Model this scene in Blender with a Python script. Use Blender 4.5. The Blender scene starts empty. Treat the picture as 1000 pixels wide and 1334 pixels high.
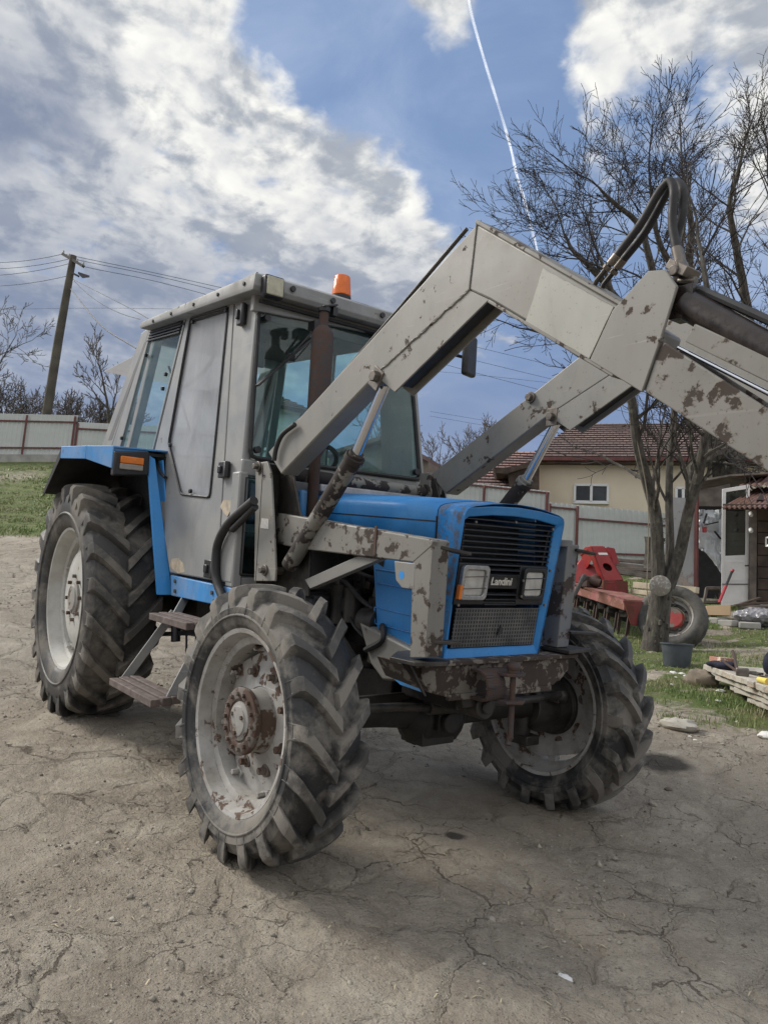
import bpy, bmesh, math, random
import numpy as np
from mathutils import Vector, Matrix
random.seed(7); rng=np.random.default_rng(7)
sc=bpy.context.scene; COL=sc.collection
R_=math.radians
# ------------------------------------------------------------------ camera, world, sun, exposure
# F = the tractor's own frame (x forward, y to its left, z up); W = world (z = gravity). The yard lies on a slope.
FPX=976.247; CF=np.array([2.757,-2.430,1.250])
_yaw,_pit,_rol=2.49401,0.0494751,0.0575770
_fw=np.array([math.cos(_yaw)*math.cos(_pit),math.sin(_yaw)*math.cos(_pit),math.sin(_pit)])
_r0=np.cross(_fw,[0,0,1]); _r0/=np.linalg.norm(_r0); _u0=np.cross(_r0,_fw)
_r=math.cos(_rol)*_r0+math.sin(_rol)*_u0; _u=-math.sin(_rol)*_r0+math.cos(_rol)*_u0
def rayF(px,py): return _fw+(px-500)/FPX*_r-(py-667)/FPX*_u
def onF(P,n,px,py):
    d=rayF(px,py); P=np.array(P,float); n=np.array(n,float)
    return CF+d*(((P-CF)@n)/(d@n))
def ax(a,v,px,py):
    n=[0,0,0]; n['xyz'.index(a)]=1
    return onF([v,v,v],n,px,py)
_U=rayF(950,-6267); _U/=np.linalg.norm(_U)
_q=Vector(_U).rotation_difference(Vector((0,0,1)))
RW=np.array(_q.to_matrix())                      # F -> W
CW=RW@CF; FW,RR,UU=RW@_fw,RW@_r,RW@_u
def rayW(px,py): return FW+(px-500)/FPX*RR-(py-667)/FPX*UU
def at(px,py,D): return CW+D*rayW(px,py)
cam=bpy.data.cameras.new('camera'); co=bpy.data.objects.new('camera',cam); COL.objects.link(co)
m=Matrix.Identity(4)
for i in range(3):
    m[i][0],m[i][1],m[i][2],m[i][3]=RR[i],UU[i],-FW[i],CW[i]
co.matrix_world=m; sc.camera=co
cam.sensor_fit='VERTICAL'; cam.sensor_height=36; cam.lens=FPX/1334*36; cam.clip_end=9000; cam.clip_start=.05
cam.dof.use_dof=True; cam.dof.focus_distance=3.6; cam.dof.aperture_fstop=14
SUNDIR=np.array([-1.0,-.62,.0]); SUNDIR/=np.linalg.norm(SUNDIR); ELEV=R_(38)
SUNV=np.array([SUNDIR[0]*math.cos(ELEV),SUNDIR[1]*math.cos(ELEV),math.sin(ELEV)])
sl=bpy.data.lights.new('sun','SUN'); sl.energy=3.0; sl.angle=R_(20); sl.color=(1,.95,.87)
so=bpy.data.objects.new('sun',sl); COL.objects.link(so); so.location=(0,0,20)
so.rotation_euler=Vector(SUNV).to_track_quat('Z','Y').to_euler()
sc.view_settings.view_transform='Standard'; sc.view_settings.look='None'; sc.view_settings.gamma=1
sc.view_settings.exposure=.18
sc.cycles.max_bounces=8; sc.cycles.transparent_max_bounces=24

class NG:
    def __init__(s,tree): s.t=tree; s.n=tree.nodes; s.l=tree.links
    def new(s,typ,**k):
        n=s.n.new('ShaderNode'+typ)
        for a,b in k.items(): setattr(n,a,b)
        return n
    def put(s,sock,v):
        if v is None: return
        if isinstance(v,bpy.types.NodeSocket): s.l.new(v,sock)
        elif isinstance(v,(tuple,list)):
            sock.default_value=tuple(v)+(1,) if len(v)==3 and sock.type=='RGBA' else v
        else: sock.default_value=v
    def math(s,op,a,b=None,c=None,clamp=False):
        n=s.new('Math',operation=op,use_clamp=clamp); s.put(n.inputs[0],a); s.put(n.inputs[1],b); s.put(n.inputs[2],c); return n.outputs[0]
    def vm(s,op,a,b=None,sc=None):
        n=s.new('VectorMath',operation=op); s.put(n.inputs[0],a); s.put(n.inputs[1],b)
        if sc is not None: s.put(n.inputs['Scale'],sc)
        return n.outputs['Value'] if op in('DOT_PRODUCT','LENGTH','DISTANCE') else n.outputs[0]
    def noise(s,vec,scale,detail=4,rough=.55,dist=0,col=False):
        n=s.new('TexNoise'); s.put(n.inputs['Vector'],vec); n.inputs['Scale'].default_value=scale; n.inputs['Detail'].default_value=detail
        n.inputs['Roughness'].default_value=rough; n.inputs['Distortion'].default_value=dist
        return n.outputs['Color'] if col else n.outputs['Fac']
    def vor(s,vec,scale,feature='F1',rand=1):
        n=s.new('TexVoronoi',feature=feature); s.put(n.inputs['Vector'],vec); n.inputs['Scale'].default_value=scale; n.inputs['Randomness'].default_value=rand
        return n.outputs['Distance']
    def mr(s,v,a,b,c=0.,d=1.,smooth=False):
        n=s.new('MapRange'); n.clamp=True
        if smooth: n.interpolation_type='SMOOTHSTEP'
        for i,x in enumerate((v,a,b,c,d)): s.put(n.inputs[i],x)
        return n.outputs[0]
    def mix(s,f,a,b,mode='MIX'):
        n=s.new('Mix',data_type='RGBA',blend_type=mode); s.put(n.inputs[0],f); s.put(n.inputs[6],a); s.put(n.inputs[7],b); return n.outputs[2]
    def map(s,vec,scale=(1,1,1),loc=(0,0,0),rot=(0,0,0)):
        n=s.new('Mapping'); s.put(n.inputs[0],vec); n.inputs['Scale'].default_value=scale; n.inputs['Location'].default_value=loc; n.inputs['Rotation'].default_value=rot; return n.outputs[0]
    def bump(s,h,strength=.5,dist=.01,normal=None):
        n=s.new('Bump'); s.put(n.inputs['Height'],h); n.inputs['Strength'].default_value=strength; n.inputs['Distance'].default_value=dist
        if normal is not None: s.l.new(normal,n.inputs['Normal'])
        return n.outputs[0]
# world: Nishita sky with a procedural deck of broken clouds laid out by direction
world=bpy.data.worlds.new('World'); sc.world=world; world.use_nodes=True
g=NG(world.node_tree); bg=world.node_tree.nodes['Background']
sky=g.new('TexSky',sky_type='NISHITA'); sky.sun_disc=False; sky.sun_elevation=ELEV; sky.sun_rotation=math.atan2(SUNDIR[0],SUNDIR[1])
sky.air_density=1.0; sky.dust_density=.6; sky.ozone_density=2
tc=g.new('TexCoord'); dirv=g.vm('NORMALIZE',tc.outputs['Generated'])
sep=g.new('SeparateXYZ'); g.l.new(dirv,sep.inputs[0])
hz=g.math('ADD',g.math('MAXIMUM',sep.outputs[2],0.0),.14)
pl=g.new('CombineXYZ'); g.put(pl.inputs[0],g.math('DIVIDE',sep.outputs[0],hz)); g.put(pl.inputs[1],g.math('DIVIDE',sep.outputs[1],hz))
P=pl.outputs[0]
def blob(px,py,r0,r1):                          # 1 inside r0 degrees of that direction, 0 beyond r1
    d=rayW(px,py); d=d/np.linalg.norm(d)
    dt=g.vm('DOT_PRODUCT',dirv,tuple(float(x) for x in d))
    return g.mr(dt,math.cos(R_(r1)),math.cos(R_(r0)),0,1,True)
def wsum(L):
    o=None
    for f,w in L:
        t=g.math('MULTIPLY',f,w); o=t if o is None else g.math('ADD',o,t)
    return o
n_big=g.noise(P,1.7,3,.5); n_med=g.noise(P,6.5,8,.56,.35); n_lump=g.noise(P,14,5,.5,.3); n_sm=g.noise(P,34,5,.6,.2)
cover=g.math('MINIMUM',wsum([(blob(40,120,12,30),.46),(blob(330,190,6,18),.30),(blob(530,270,7,17),.45),(blob(250,300,6,16),.2),(blob(-300,100,20,40),.4),(blob(420,60,1,6),.12),(blob(630,280,3,12),.50)]),.50)
cover=g.math('ADD',cover,wsum([(blob(985,20,6,14),.72),(blob(800,0,2,7),.5),(blob(590,-8,1,5),.5),
            (blob(600,100,4,10),-.42),(blob(770,180,6,13),-.5),(blob(445,40,2,8),-.42),(blob(345,25,.5,4),-.20),(blob(55,165,.5,4),-.10),(blob(690,430,4,11),-.35)]))
dens=wsum([(n_big,.42),(n_med,.84),(n_lump,.56),(n_sm,.16)])
fac=g.mr(g.math('ADD',dens,g.math('SUBTRACT',cover,.76)),.35,.64,0,1,True)
elv=sep.outputs[2]
hazel=g.mr(elv,.16,.50,1,0,True)    # low grey-blue stratus towards the skyline
n_off=g.noise(g.vm('ADD',P,(.045,.036,0)),6.5,8,.56,.35)
thick=g.mr(g.math('ADD',wsum([(n_off,.75),(g.noise(g.vm('ADD',P,(.025,.02,0)),14,5,.5,.3),.35)]),g.math('MULTIPLY',n_sm,.12)),.55,.72,0,1,True)
cl_lit=g.mix(g.mr(n_lump,.35,.65),(.66,.67,.68),(.92,.91,.86))
cl=g.mix(g.math('MULTIPLY',thick,.82),cl_lit,(.27,.31,.38))
lowd=g.mr(g.math('ADD',elv,g.math('MULTIPLY',g.math('SUBTRACT',n_med,.5),.18)),.36,.53,1,0,True)
sidel=blob(120,400,14,34)
darkb=g.math('MAXIMUM',g.math('MULTIPLY',lowd,g.mr(sidel,0,1,.55,.95)),wsum([(blob(10,85,1,8),.45),(blob(10,250,3,11),.6)]))
cl=g.mix(g.math('MULTIPLY',darkb,g.mr(n_med,.35,.62,.6,1)),cl,(.205,.25,.355))
skyc=g.mix(1,sky.outputs[0],(.10,.10,.10),'MULTIPLY')
skyc=g.mix(.72,skyc,(.215,.32,.54))
skyc=g.mix(g.mr(g.math('ADD',g.math('MULTIPLY',n_big,.6),g.math('MULTIPLY',g.noise(P,2.6,7,.6,1.0),.5)),.45,.72,0,.55,True),skyc,(.42,.51,.68))
low=g.mix(g.mr(g.noise(P,.9,4,.5),.40,.62,0,1,True),(.185,.24,.39),(.28,.34,.49)); low=g.mix(g.math('MULTIPLY',sidel,.6),low,(.17,.215,.33))
skyc=g.mix(g.math('MULTIPLY',hazel,.85),skyc,low)
fin=g.mix(g.math('MULTIPLY',fac,g.mr(elv,.10,.40,.15,1,True)),skyc,cl)
gnd=g.mr(sep.outputs[2],-.02,.0,0,1)
fin=g.mix(gnd,(.10,.095,.08),fin)
fdot=g.vm('DOT_PRODUCT',dirv,tuple(float(x) for x in FW)) # unseen bright cloud added behind the viewer and overhead as fill light
back=g.math('MULTIPLY',g.mr(fdot,.45,-.15,0,1,True),g.mr(elv,.02,.25,0,1,True))
fin=g.mix(g.math('MULTIPLY',back,.9),fin,g.mix(g.mr(n_med,.35,.65),(.62,.66,.74),(1.30,1.27,1.20)))
g.l.new(fin,bg.inputs[0]); bg.inputs[1].default_value=1.0
# ------------------------------------------------------------------ materials
def mat(name):
    m=bpy.data.materials.new(name); m.use_nodes=True; g=NG(m.node_tree); b=m.node_tree.nodes['Principled BSDF']
    g.b=b; g.obj=g.new('TexCoord').outputs['Object']; g.m=m; return m,g
def plain(name,col,rough=.5,metal=0,var=.15,vs=6,bump=0,bs=60):
    m,g=mat(name); n=g.noise(g.obj,vs,6,.6)
    f=g.mr(n,.3,.7,1-var,1+var); c=g.mix(1,tuple(col),None,'MULTIPLY') if 0 else g.vm('SCALE',tuple(col),None,f)
    g.l.new(c,g.b.inputs['Base Color']); g.put(g.b.inputs['Roughness'],g.mr(g.noise(g.obj,vs*4,4),.3,.7,max(rough-.12,0),min(rough+.12,1))); g.b.inputs['Metallic'].default_value=metal
    if bump: g.l.new(g.bump(g.noise(g.obj,bs,4),bump,.004),g.b.inputs['Normal'])
    return m
def painted(name,col,chip=(.045,.035,.03),amt=.62,sc_=14,rough=.42,dust=.25,dustc=(.33,.29,.235),streak=.12,metal=0,big=.35):
    m,g=mat(name)
    n=g.noise(g.obj,sc_,9,.62,.2); nb=g.noise(g.obj,2.3,3,.5)
    f=g.math('ADD',n,g.math('MULTIPLY',g.math('SUBTRACT',nb,.5),big))
    bv=g.new('Bevel'); bv.samples=4; bv.inputs['Radius'].default_value=.007
    ed=g.math('SUBTRACT',1,g.vm('DOT_PRODUCT',bv.outputs[0],g.new('NewGeometry').outputs['Normal']))
    wear_=g.math('MULTIPLY',g.mr(ed,.03,.22),g.mr(g.noise(g.obj,26,5,.65),.44,.60,0,1))
    mask=g.math('MAXIMUM',g.mr(f,amt,amt+.018,0,1),g.math('MULTIPLY',wear_,.85))
    edge=g.mr(f,amt-.03,amt,0,1)
    v=g.noise(g.map(g.obj,(5,5,1.2)),1,6,.6)
    base=g.vm('SCALE',tuple(col),None,g.mr(v,.3,.7,1-streak,1+streak))
    d=g.mr(g.noise(g.obj,5,8,.65),.42,.72,0,dust)
    base=g.mix(d,base,dustc)
    stn=g.mr(g.noise(g.map(g.obj,(1,1,.6)),3.1,8,.7,1.2),.53,.68,0,.38); base=g.mix(stn,base,tuple(x*.55+.012 for x in col))
    scr=g.mr(g.noise(g.map(g.obj,(3,3,70),(0,0,0),(.5,.35,.2)),1,3,.6,.6),.665,.70,0,.45); base=g.mix(g.math('MULTIPLY',scr,g.mr(nb,.45,.6)),base,tuple(min(x*1.5+.05,.8) for x in col))
    spk=g.mr(g.noise(g.obj,95,3,.5),.66,.71,0,.55)
    base=g.mix(spk,base,tuple(x*.45 for x in col))
    base=g.mix(g.math('MULTIPLY',edge,.45),base,(.09,.05,.03))
    cc=g.mix(g.noise(g.obj,40,4),chip,tuple(x*y for x,y in zip(chip,(1.9,1.6,1.4))))
    g.l.new(g.mix(mask,base,cc),g.b.inputs['Base Color'])
    g.put(g.b.inputs['Roughness'],g.math('ADD',g.mr(mask,0,1,rough,.85),g.math('MULTIPLY',d,.5)))
    h=g.math('ADD',g.math('MULTIPLY',mask,-1),g.math('MULTIPLY',g.noise(g.obj,160,2),.08))
    g.l.new(g.bump(h,.5,.0015,g.bump(g.noise(g.obj,4,2),.12,.02)),g.b.inputs['Normal']); g.b.inputs['Metallic'].default_value=metal
    return m
BLUE=painted('blue_paint',(.030,.245,.62),chip=(.10,.09,.08),amt=.725,dust=.42,dustc=(.12,.31,.56),rough=.4,streak=.10,big=.2)
BLUE_W=painted('worn_blue_paint',(.045,.25,.58),chip=(.13,.11,.09),amt=.67,dust=.5,rough=.5,streak=.22)
GREY=painted('grey_cab_paint',(.262,.268,.266),chip=(.07,.055,.04),amt=.715,dust=.5,dustc=(.33,.31,.275),rough=.38,streak=.10)
ARM=painted('beige_grey_loader_paint',(.222,.216,.196),chip=(.042,.034,.028),amt=.665,sc_=17,dust=.35,dustc=(.22,.195,.16),rough=.45,streak=.12,big=.55)
ARMCH=painted('chipped_loader_paint',(.195,.188,.168),chip=(.035,.029,.025),amt=.55,sc_=15,dust=.4,dustc=(.2,.18,.15),rough=.5,big=.3)
CYL=painted('flaking_cylinder_paint',(.20,.195,.172),chip=(.022,.020,.019),amt=.475,sc_=12,dust=.2,rough=.5,big=.4)
ROOFM=painted('weathered_roof_paint',(.22,.222,.218),chip=(.08,.07,.06),amt=.66,sc_=9,dust=.6,dustc=(.22,.21,.19),rough=.55,streak=.2)
BUMP=painted('flaking_dark_steel',(.17,.155,.13),chip=(.032,.026,.023),amt=.45,sc_=16,dust=.3,dustc=(.12,.09,.07),rough=.6,big=.4)
POSTR=painted('worn_dark_post',(.16,.155,.14),chip=(.035,.03,.028),amt=.55,sc_=10,dust=.3,dustc=(.05,.14,.32),rough=.55)
RIM=painted('worn_wheel_paint',(.40,.39,.37),chip=(.072,.054,.043),amt=.60,sc_=14,dust=.95,dustc=(.19,.17,.14),rough=.5,big=.4)
RIMR=painted('rear_wheel_paint',(.50,.50,.47),chip=(.13,.085,.06),amt=.68,sc_=9,dust=.6,dustc=(.30,.27,.22),rough=.5,big=.3)
HUB=painted('rusty_hub_paint',(.30,.29,.27),chip=(.062,.045,.036),amt=.60,sc_=8,dust=.5,dustc=(.16,.12,.09),rough=.65,big=.5)
HUBR=painted('rust_flange',(.135,.115,.10),chip=(.052,.036,.029),amt=.5,sc_=20,dust=.4,dustc=(.2,.15,.11),rough=.75)
TILTM=plain('oily_brown_cylinder',(.030,.023,.020),.3,.2,.5,14)
RUST=painted('brown_rust',(.050,.038,.036),chip=(.052,.034,.028),amt=.5,sc_=30,dust=.3,dustc=(.07,.06,.06),rough=.7)
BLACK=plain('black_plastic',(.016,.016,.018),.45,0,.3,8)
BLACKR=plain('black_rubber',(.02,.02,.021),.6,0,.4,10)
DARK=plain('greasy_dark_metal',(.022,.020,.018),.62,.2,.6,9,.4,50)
DARKM=plain('oily_machine_metal',(.055,.05,.045),.5,.5,.5,12,.4,60)
LINER=plain('dark_cab_trim',(.035,.035,.037),.8,0,.3,5)
CHROME,g=mat('chrome_rod'); g.b.inputs['Metallic'].default_value=1; g.b.inputs['Base Color'].default_value=(.62,.63,.66,1); g.b.inputs['Roughness'].default_value=.14
BOLT=plain('dirty_bolt_steel',(.17,.15,.13),.45,.7,.3,30)
WOODST=plain('weathered_step_wood',(.115,.088,.078),.8,0,.45,20,.6,80)
BADGE=plain('dull_badge_metal',(.55,.52,.46),.4,.3,.2,60)
GRILLE=plain('black_grille_plastic',(.012,.013,.015),.42,0,.3,20)
STICK=plain('paper_sticker',(.55,.54,.52),.6,0,.2,80)
def glass(name,tint,refl=1.5,dirt=.08,dirtc=(.5,.5,.46),haze=0,scale=3,body=(.5,.52,.53)):
    m,g=mat(name); out=[n for n in g.n if n.type=='OUTPUT_MATERIAL'][0]
    tr=g.new('BsdfTransparent'); tr.inputs[0].default_value=tuple(tint)+(1,)
    gl=g.new('BsdfGlossy'); gl.inputs['Roughness'].default_value=.02
    lw=g.new('LayerWeight'); lw.inputs[0].default_value=.5; fr=g.math('ADD',g.math('MULTIPLY',g.math('POWER',lw.outputs['Facing'],4.2),.75*(refl-1)/.5),.035)
    a=g.new('MixShader'); g.l.new(fr,a.inputs[0]); g.l.new(tr.outputs[0],a.inputs[1]); g.l.new(gl.outputs[0],a.inputs[2])
    df=g.new('BsdfDiffuse'); df.inputs[0].default_value=tuple(body if haze else dirtc)+(1,)
    tl=g.new('BsdfTranslucent'); tl.inputs[0].default_value=tuple(body if haze else dirtc)+(1,)
    dd=g.new('MixShader'); dd.inputs[0].default_value=.5; g.l.new(df.outputs[0],dd.inputs[1]); g.l.new(tl.outputs[0],dd.inputs[2])
    nz=g.noise(g.map(g.obj,(scale,scale,scale*.6)),1,8,.65,.6)
    f=g.mr(nz,.35,.75,haze,haze+dirt)
    if haze:
        st=g.noise(g.map(g.obj,(14,14,3),(0,0,0),(.3,.5,.2)),1,9,.75,1.5); f=g.math('ADD',f,g.mr(st,.55,.75,0,.14))
    b=g.new('MixShader'); g.put(b.inputs[0],f); g.l.new(a.outputs[0],b.inputs[1]); g.l.new(dd.outputs[0],b.inputs[2])
    g.l.new(b.outputs[0],out.inputs[0]); return m
GLASS=glass('teal_tinted_glass',(.80,.925,.93),1.3,.05)
GLASSC=glass('clear_glass',(.85,.92,.92),1.45,.1)
PERSPEX=glass('scratched_perspex',(.75,.78,.80),1.35,.30,haze=.36,scale=2.6,body=(.80,.80,.82))
PERSW=glass('pale_perspex',(.8,.8,.8),1.3,.15,haze=.62,scale=4,body=(.68,.68,.68))
WINDOWP=plain('dark_window_pane',(.03,.035,.04),.08,0,.4,3)
def lens(name,col,rough=.2,trans=.0,bs=120):
    m,g=mat(name); v=g.new('TexWave'); g.put(v.inputs['Vector'],g.obj); v.inputs['Scale'].default_value=bs; v.inputs['Distortion'].default_value=.3; v.bands_direction='Y'
    n=g.noise(g.obj,22,4); g.l.new(g.vm('SCALE',tuple(col),None,g.mr(n,.3,.7,.8,1.15)),g.b.inputs['Base Color'])
    g.b.inputs['Roughness'].default_value=rough; g.b.inputs['Transmission Weight'].default_value=trans
    g.l.new(g.bump(v.outputs[1],.35,.002),g.b.inputs['Normal']); return m
LENS=lens('clouded_headlight_lens',(.55,.54,.50),.12); LENSY=lens('yellowed_lamp_lens',(.44,.42,.30),.3)
AMBER=lens('amber_lens',(.75,.20,.02),.25); LENSG=lens('dusty_clear_lens',(.30,.27,.24),.35)
ORANGE=lens('orange_beacon_plastic',(.95,.20,.01),.22,.25,60)
def rubber(name,dark=(.022,.022,.023),dust=(.185,.17,.148),cov=(.36,.62),top=1.0):
    m,g=mat(name); at_=g.new('Attribute'); at_.attribute_name='wear'
    n=g.noise(g.obj,3.6,9,.66,.5); n2=g.noise(g.obj,22,6,.6)
    f=g.mr(g.math('ADD',n,g.math('MULTIPLY',n2,.2)),cov[0]+.12,cov[1]+.08,.02,.95)
    f=g.math('ADD',f,g.math('MULTIPLY',at_.outputs['Fac'],g.mr(n,.3,.65,.10*top,.55*top)),clamp=True)
    c=g.mix(f,dark,dust); c=g.mix(g.mr(g.noise(g.obj,60,4),.6,.72,0,.35),c,(.10,.09,.075))
    g.l.new(c,g.b.inputs['Base Color']); g.put(g.b.inputs['Roughness'],g.mr(f,0,1,.55,.9))
    g.l.new(g.bump(g.math('ADD',g.noise(g.obj,35,6,.65),g.math('MULTIPLY',g.noise(g.obj,150,3),.3)),.35,.006),g.b.inputs['Normal'])
    return m
RUBF=rubber('dusty_front_tyre_rubber',(.018,.019,.021),cov=(.44,.62)); RUBR=rubber('dusty_rear_tyre_rubber',(.03,.029,.028),(.165,.148,.125),(.44,.66),.8)
RUBO=rubber('old_road_tyre_rubber',(.03,.03,.03),(.13,.12,.10),(.35,.6))
# ------------------------------------------------------------------ mesh helpers
class MB:
    def __init__(s): s.v=[]; s.f=[]; s.w=[]
    def add(s,vs,fs,wear=0):
        o=len(s.v); s.v+= [tuple(float(c) for c in p) for p in vs]; s.f+=[tuple(i+o for i in f) for f in fs]
        s.w+= list(wear) if isinstance(wear,(list,tuple)) else [wear]*len(vs); return s
    def hexa(s,b,t):
        n=len(b); return s.add(list(b)+list(t),[tuple(range(n))[::-1],tuple(range(n,2*n))]+[(i,(i+1)%n,n+(i+1)%n,n+i) for i in range(n)])
    def prism(s,pts,vec):
        pts=[np.array(p,float) for p in pts]; vec=np.array(vec,float); return s.hexa(pts,[p+vec for p in pts])
    def box(s,c,d,M=None):
        c=np.array(c,float); x,y,z=[k/2 for k in d]
        P=[np.array(p) for p in((-x,-y,-z),(x,-y,-z),(x,y,-z),(-x,y,-z),(-x,-y,z),(x,-y,z),(x,y,z),(-x,y,z))]
        if M is not None: P=[np.array(M)@p for p in P]
        return s.hexa([p+c for p in P[:4]],[p+c for p in P[4:]])
    def bx(s,a,b): 
        a=np.minimum(a,b).astype(float) if 0 else np.array([min(x,y) for x,y in zip(a,b)],float); b2=np.array([max(x,y) for x,y in zip(a,b)],float)
        return s
    def span(s,lo,hi): lo=np.array(lo,float); hi=np.array(hi,float); return s.box((lo+hi)/2,hi-lo)
    def bar(s,p,q,w,h,up=(0,0,1)):
        p=np.array(p,float); q=np.array(q,float); d=q-p; L=np.linalg.norm(d); d/=L; up=np.array(up,float)
        sd=np.cross(d,up); sd/=max(np.linalg.norm(sd),1e-9); u=np.cross(sd,d)
        f=lambda o:[o+a*sd*w/2+b*u*h/2 for a,b in((-1,-1),(1,-1),(1,1),(-1,1))]
        return s.hexa(f(p),f(q))
    def tube(s,path,r,n=8,cap=True):
        path=[np.array(p,float) for p in path]; K=len(path); r=[r]*K if not hasattr(r,'__len__') else r
        T=[]
        for i in range(K):
            a=path[min(i+1,K-1)]-path[max(i-1,0)]; T.append(a/max(np.linalg.norm(a),1e-9))
        ref=np.array([0,0,1.]) if abs(T[0][2])<.9 else np.array([1.,0,0]); U=np.cross(T[0],ref); U/=np.linalg.norm(U)
        vs=[]
        for i in range(K):
            U=U-T[i]*(U@T[i]); U/=max(np.linalg.norm(U),1e-9); V=np.cross(T[i],U)
            for k in range(n):
                a=2*math.pi*k/n; vs.append(path[i]+r[i]*(math.cos(a)*U+math.sin(a)*V))
        fs=[(i*n+k,i*n+(k+1)%n,(i+1)*n+(k+1)%n,(i+1)*n+k) for i in range(K-1) for k in range(n)]
        if cap: fs+=[tuple(range(n))[::-1],tuple(range((K-1)*n,K*n))]
        return s.add(vs,fs)
    def cyl(s,p,q,r,n=16): return s.tube([p,q],r,n)
    def lathe(s,prof,n=48,M=None,closed=False,rad=None,wear=0):
        vs=[]
        for a,r in prof:
            for k in range(n):
                t=2*math.pi*k/n; rr=r*(rad(t,a) if rad else 1); vs.append((rr*math.cos(t),a,rr*math.sin(t)))
        if M is not None: vs=[tuple(M@Vector(v)) for v in vs]
        K=len(prof); fs=[(i*n+k,i*n+(k+1)%n,(i+1)*n+(k+1)%n,(i+1)*n+k) for i in range(K-1) for k in range(n)]
        if closed: fs+=[((K-1)*n+k,(K-1)*n+(k+1)%n,(k+1)%n,k) for k in range(n)]
        return s.add(vs,fs,wear)
    def ring(s,outer,inner,vec):
        n=len(outer); o=[np.array(p,float) for p in outer]; i_=[np.array(p,float) for p in inner]; vec=np.array(vec,float)
        vs=o+i_+[p+vec for p in o]+[p+vec for p in i_]; fs=[]
        for k in range(n):
            j=(k+1)%n; fs+=[(k,j,n+j,n+k),(2*n+k,3*n+k,3*n+j,2*n+j),(k,2*n+k,2*n+j,j),(n+k,n+j,3*n+j,3*n+k)]
        return s.add(vs,fs)
    def sphere(s,c,r,n=12,sq=(1,1,1)):
        vs=[];fs=[]
        for i in range(n//2+1):
            a=math.pi*i/(n//2)
            for k in range(n):
                b=2*math.pi*k/n; vs.append((c[0]+r*sq[0]*math.sin(a)*math.cos(b),c[1]+r*sq[1]*math.sin(a)*math.sin(b),c[2]+r*sq[2]*math.cos(a)))
        for i in range(n//2):
            for k in range(n): fs.append((i*n+k,i*n+(k+1)%n,(i+1)*n+(k+1)%n,(i+1)*n+k))
        return s.add(vs,fs)
    def xf(s,M,frm=0):
        for i in range(frm,len(s.v)): s.v[i]=tuple(M@Vector(s.v[i]))
        return s
    def build(s,name,mt,parent=None,bevel=0,smooth=38,seg=2,loc=None,recalc=True,**tags):
        me=bpy.data.meshes.new(name)
        if recalc:
            bm=bmesh.new(); wl=bm.verts.layers.float.new('wear') if any(s.w) else None
            bv=[bm.verts.new(v) for v in s.v]
            if wl:
                for b_,w_ in zip(bv,s.w): b_[wl]=w_
            for f in s.f:
                try: bm.faces.new([bv[i] for i in f])
                except ValueError: pass
            bmesh.ops.recalc_face_normals(bm,faces=bm.faces[:]); bm.to_mesh(me); bm.free()
        else: me.from_pydata(s.v,[],s.f)
        me.materials.append(mt)
        if smooth:
            me.polygons.foreach_set('use_smooth',[True]*len(me.polygons)); me.set_sharp_from_angle(angle=R_(smooth))
        o=bpy.data.objects.new(name,me); COL.objects.link(o)
        if parent is not None: o.parent=parent
        if loc is not None: o.location=loc
        if bevel:
            b=o.modifiers.new('bevel','BEVEL'); b.width=bevel; b.segments=seg; b.limit_method='ANGLE'; b.angle_limit=R_(35); b.harden_normals=False
        for k,v in tags.items(): o[k]=v
        return o
def thing(name,label,cat,loc=(0,0,0),group=None,rot=None):
    o=bpy.data.objects.new(name,None); COL.objects.link(o); o.location=loc; o.empty_display_size=.2
    if rot is not None: o.rotation_euler=rot
    o['label']=label; o['category']=cat
    if group: o['group']=group
    return o
def smoothpath(pts,k=6):
    pts=[np.array(p,float) for p in pts]; P=[2*pts[0]-pts[1]]+pts+[2*pts[-1]-pts[-2]]; out=[]
    for i in range(1,len(P)-2):
        for j in range(k):
            t=j/k; a,b,c,d=P[i-1],P[i],P[i+1],P[i+2]
            out.append(.5*((2*b)+(-a+c)*t+(2*a-5*b+4*c-d)*t*t+(-a+3*b-3*c+d)*t**3))
    out.append(pts[-1]); return out
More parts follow.
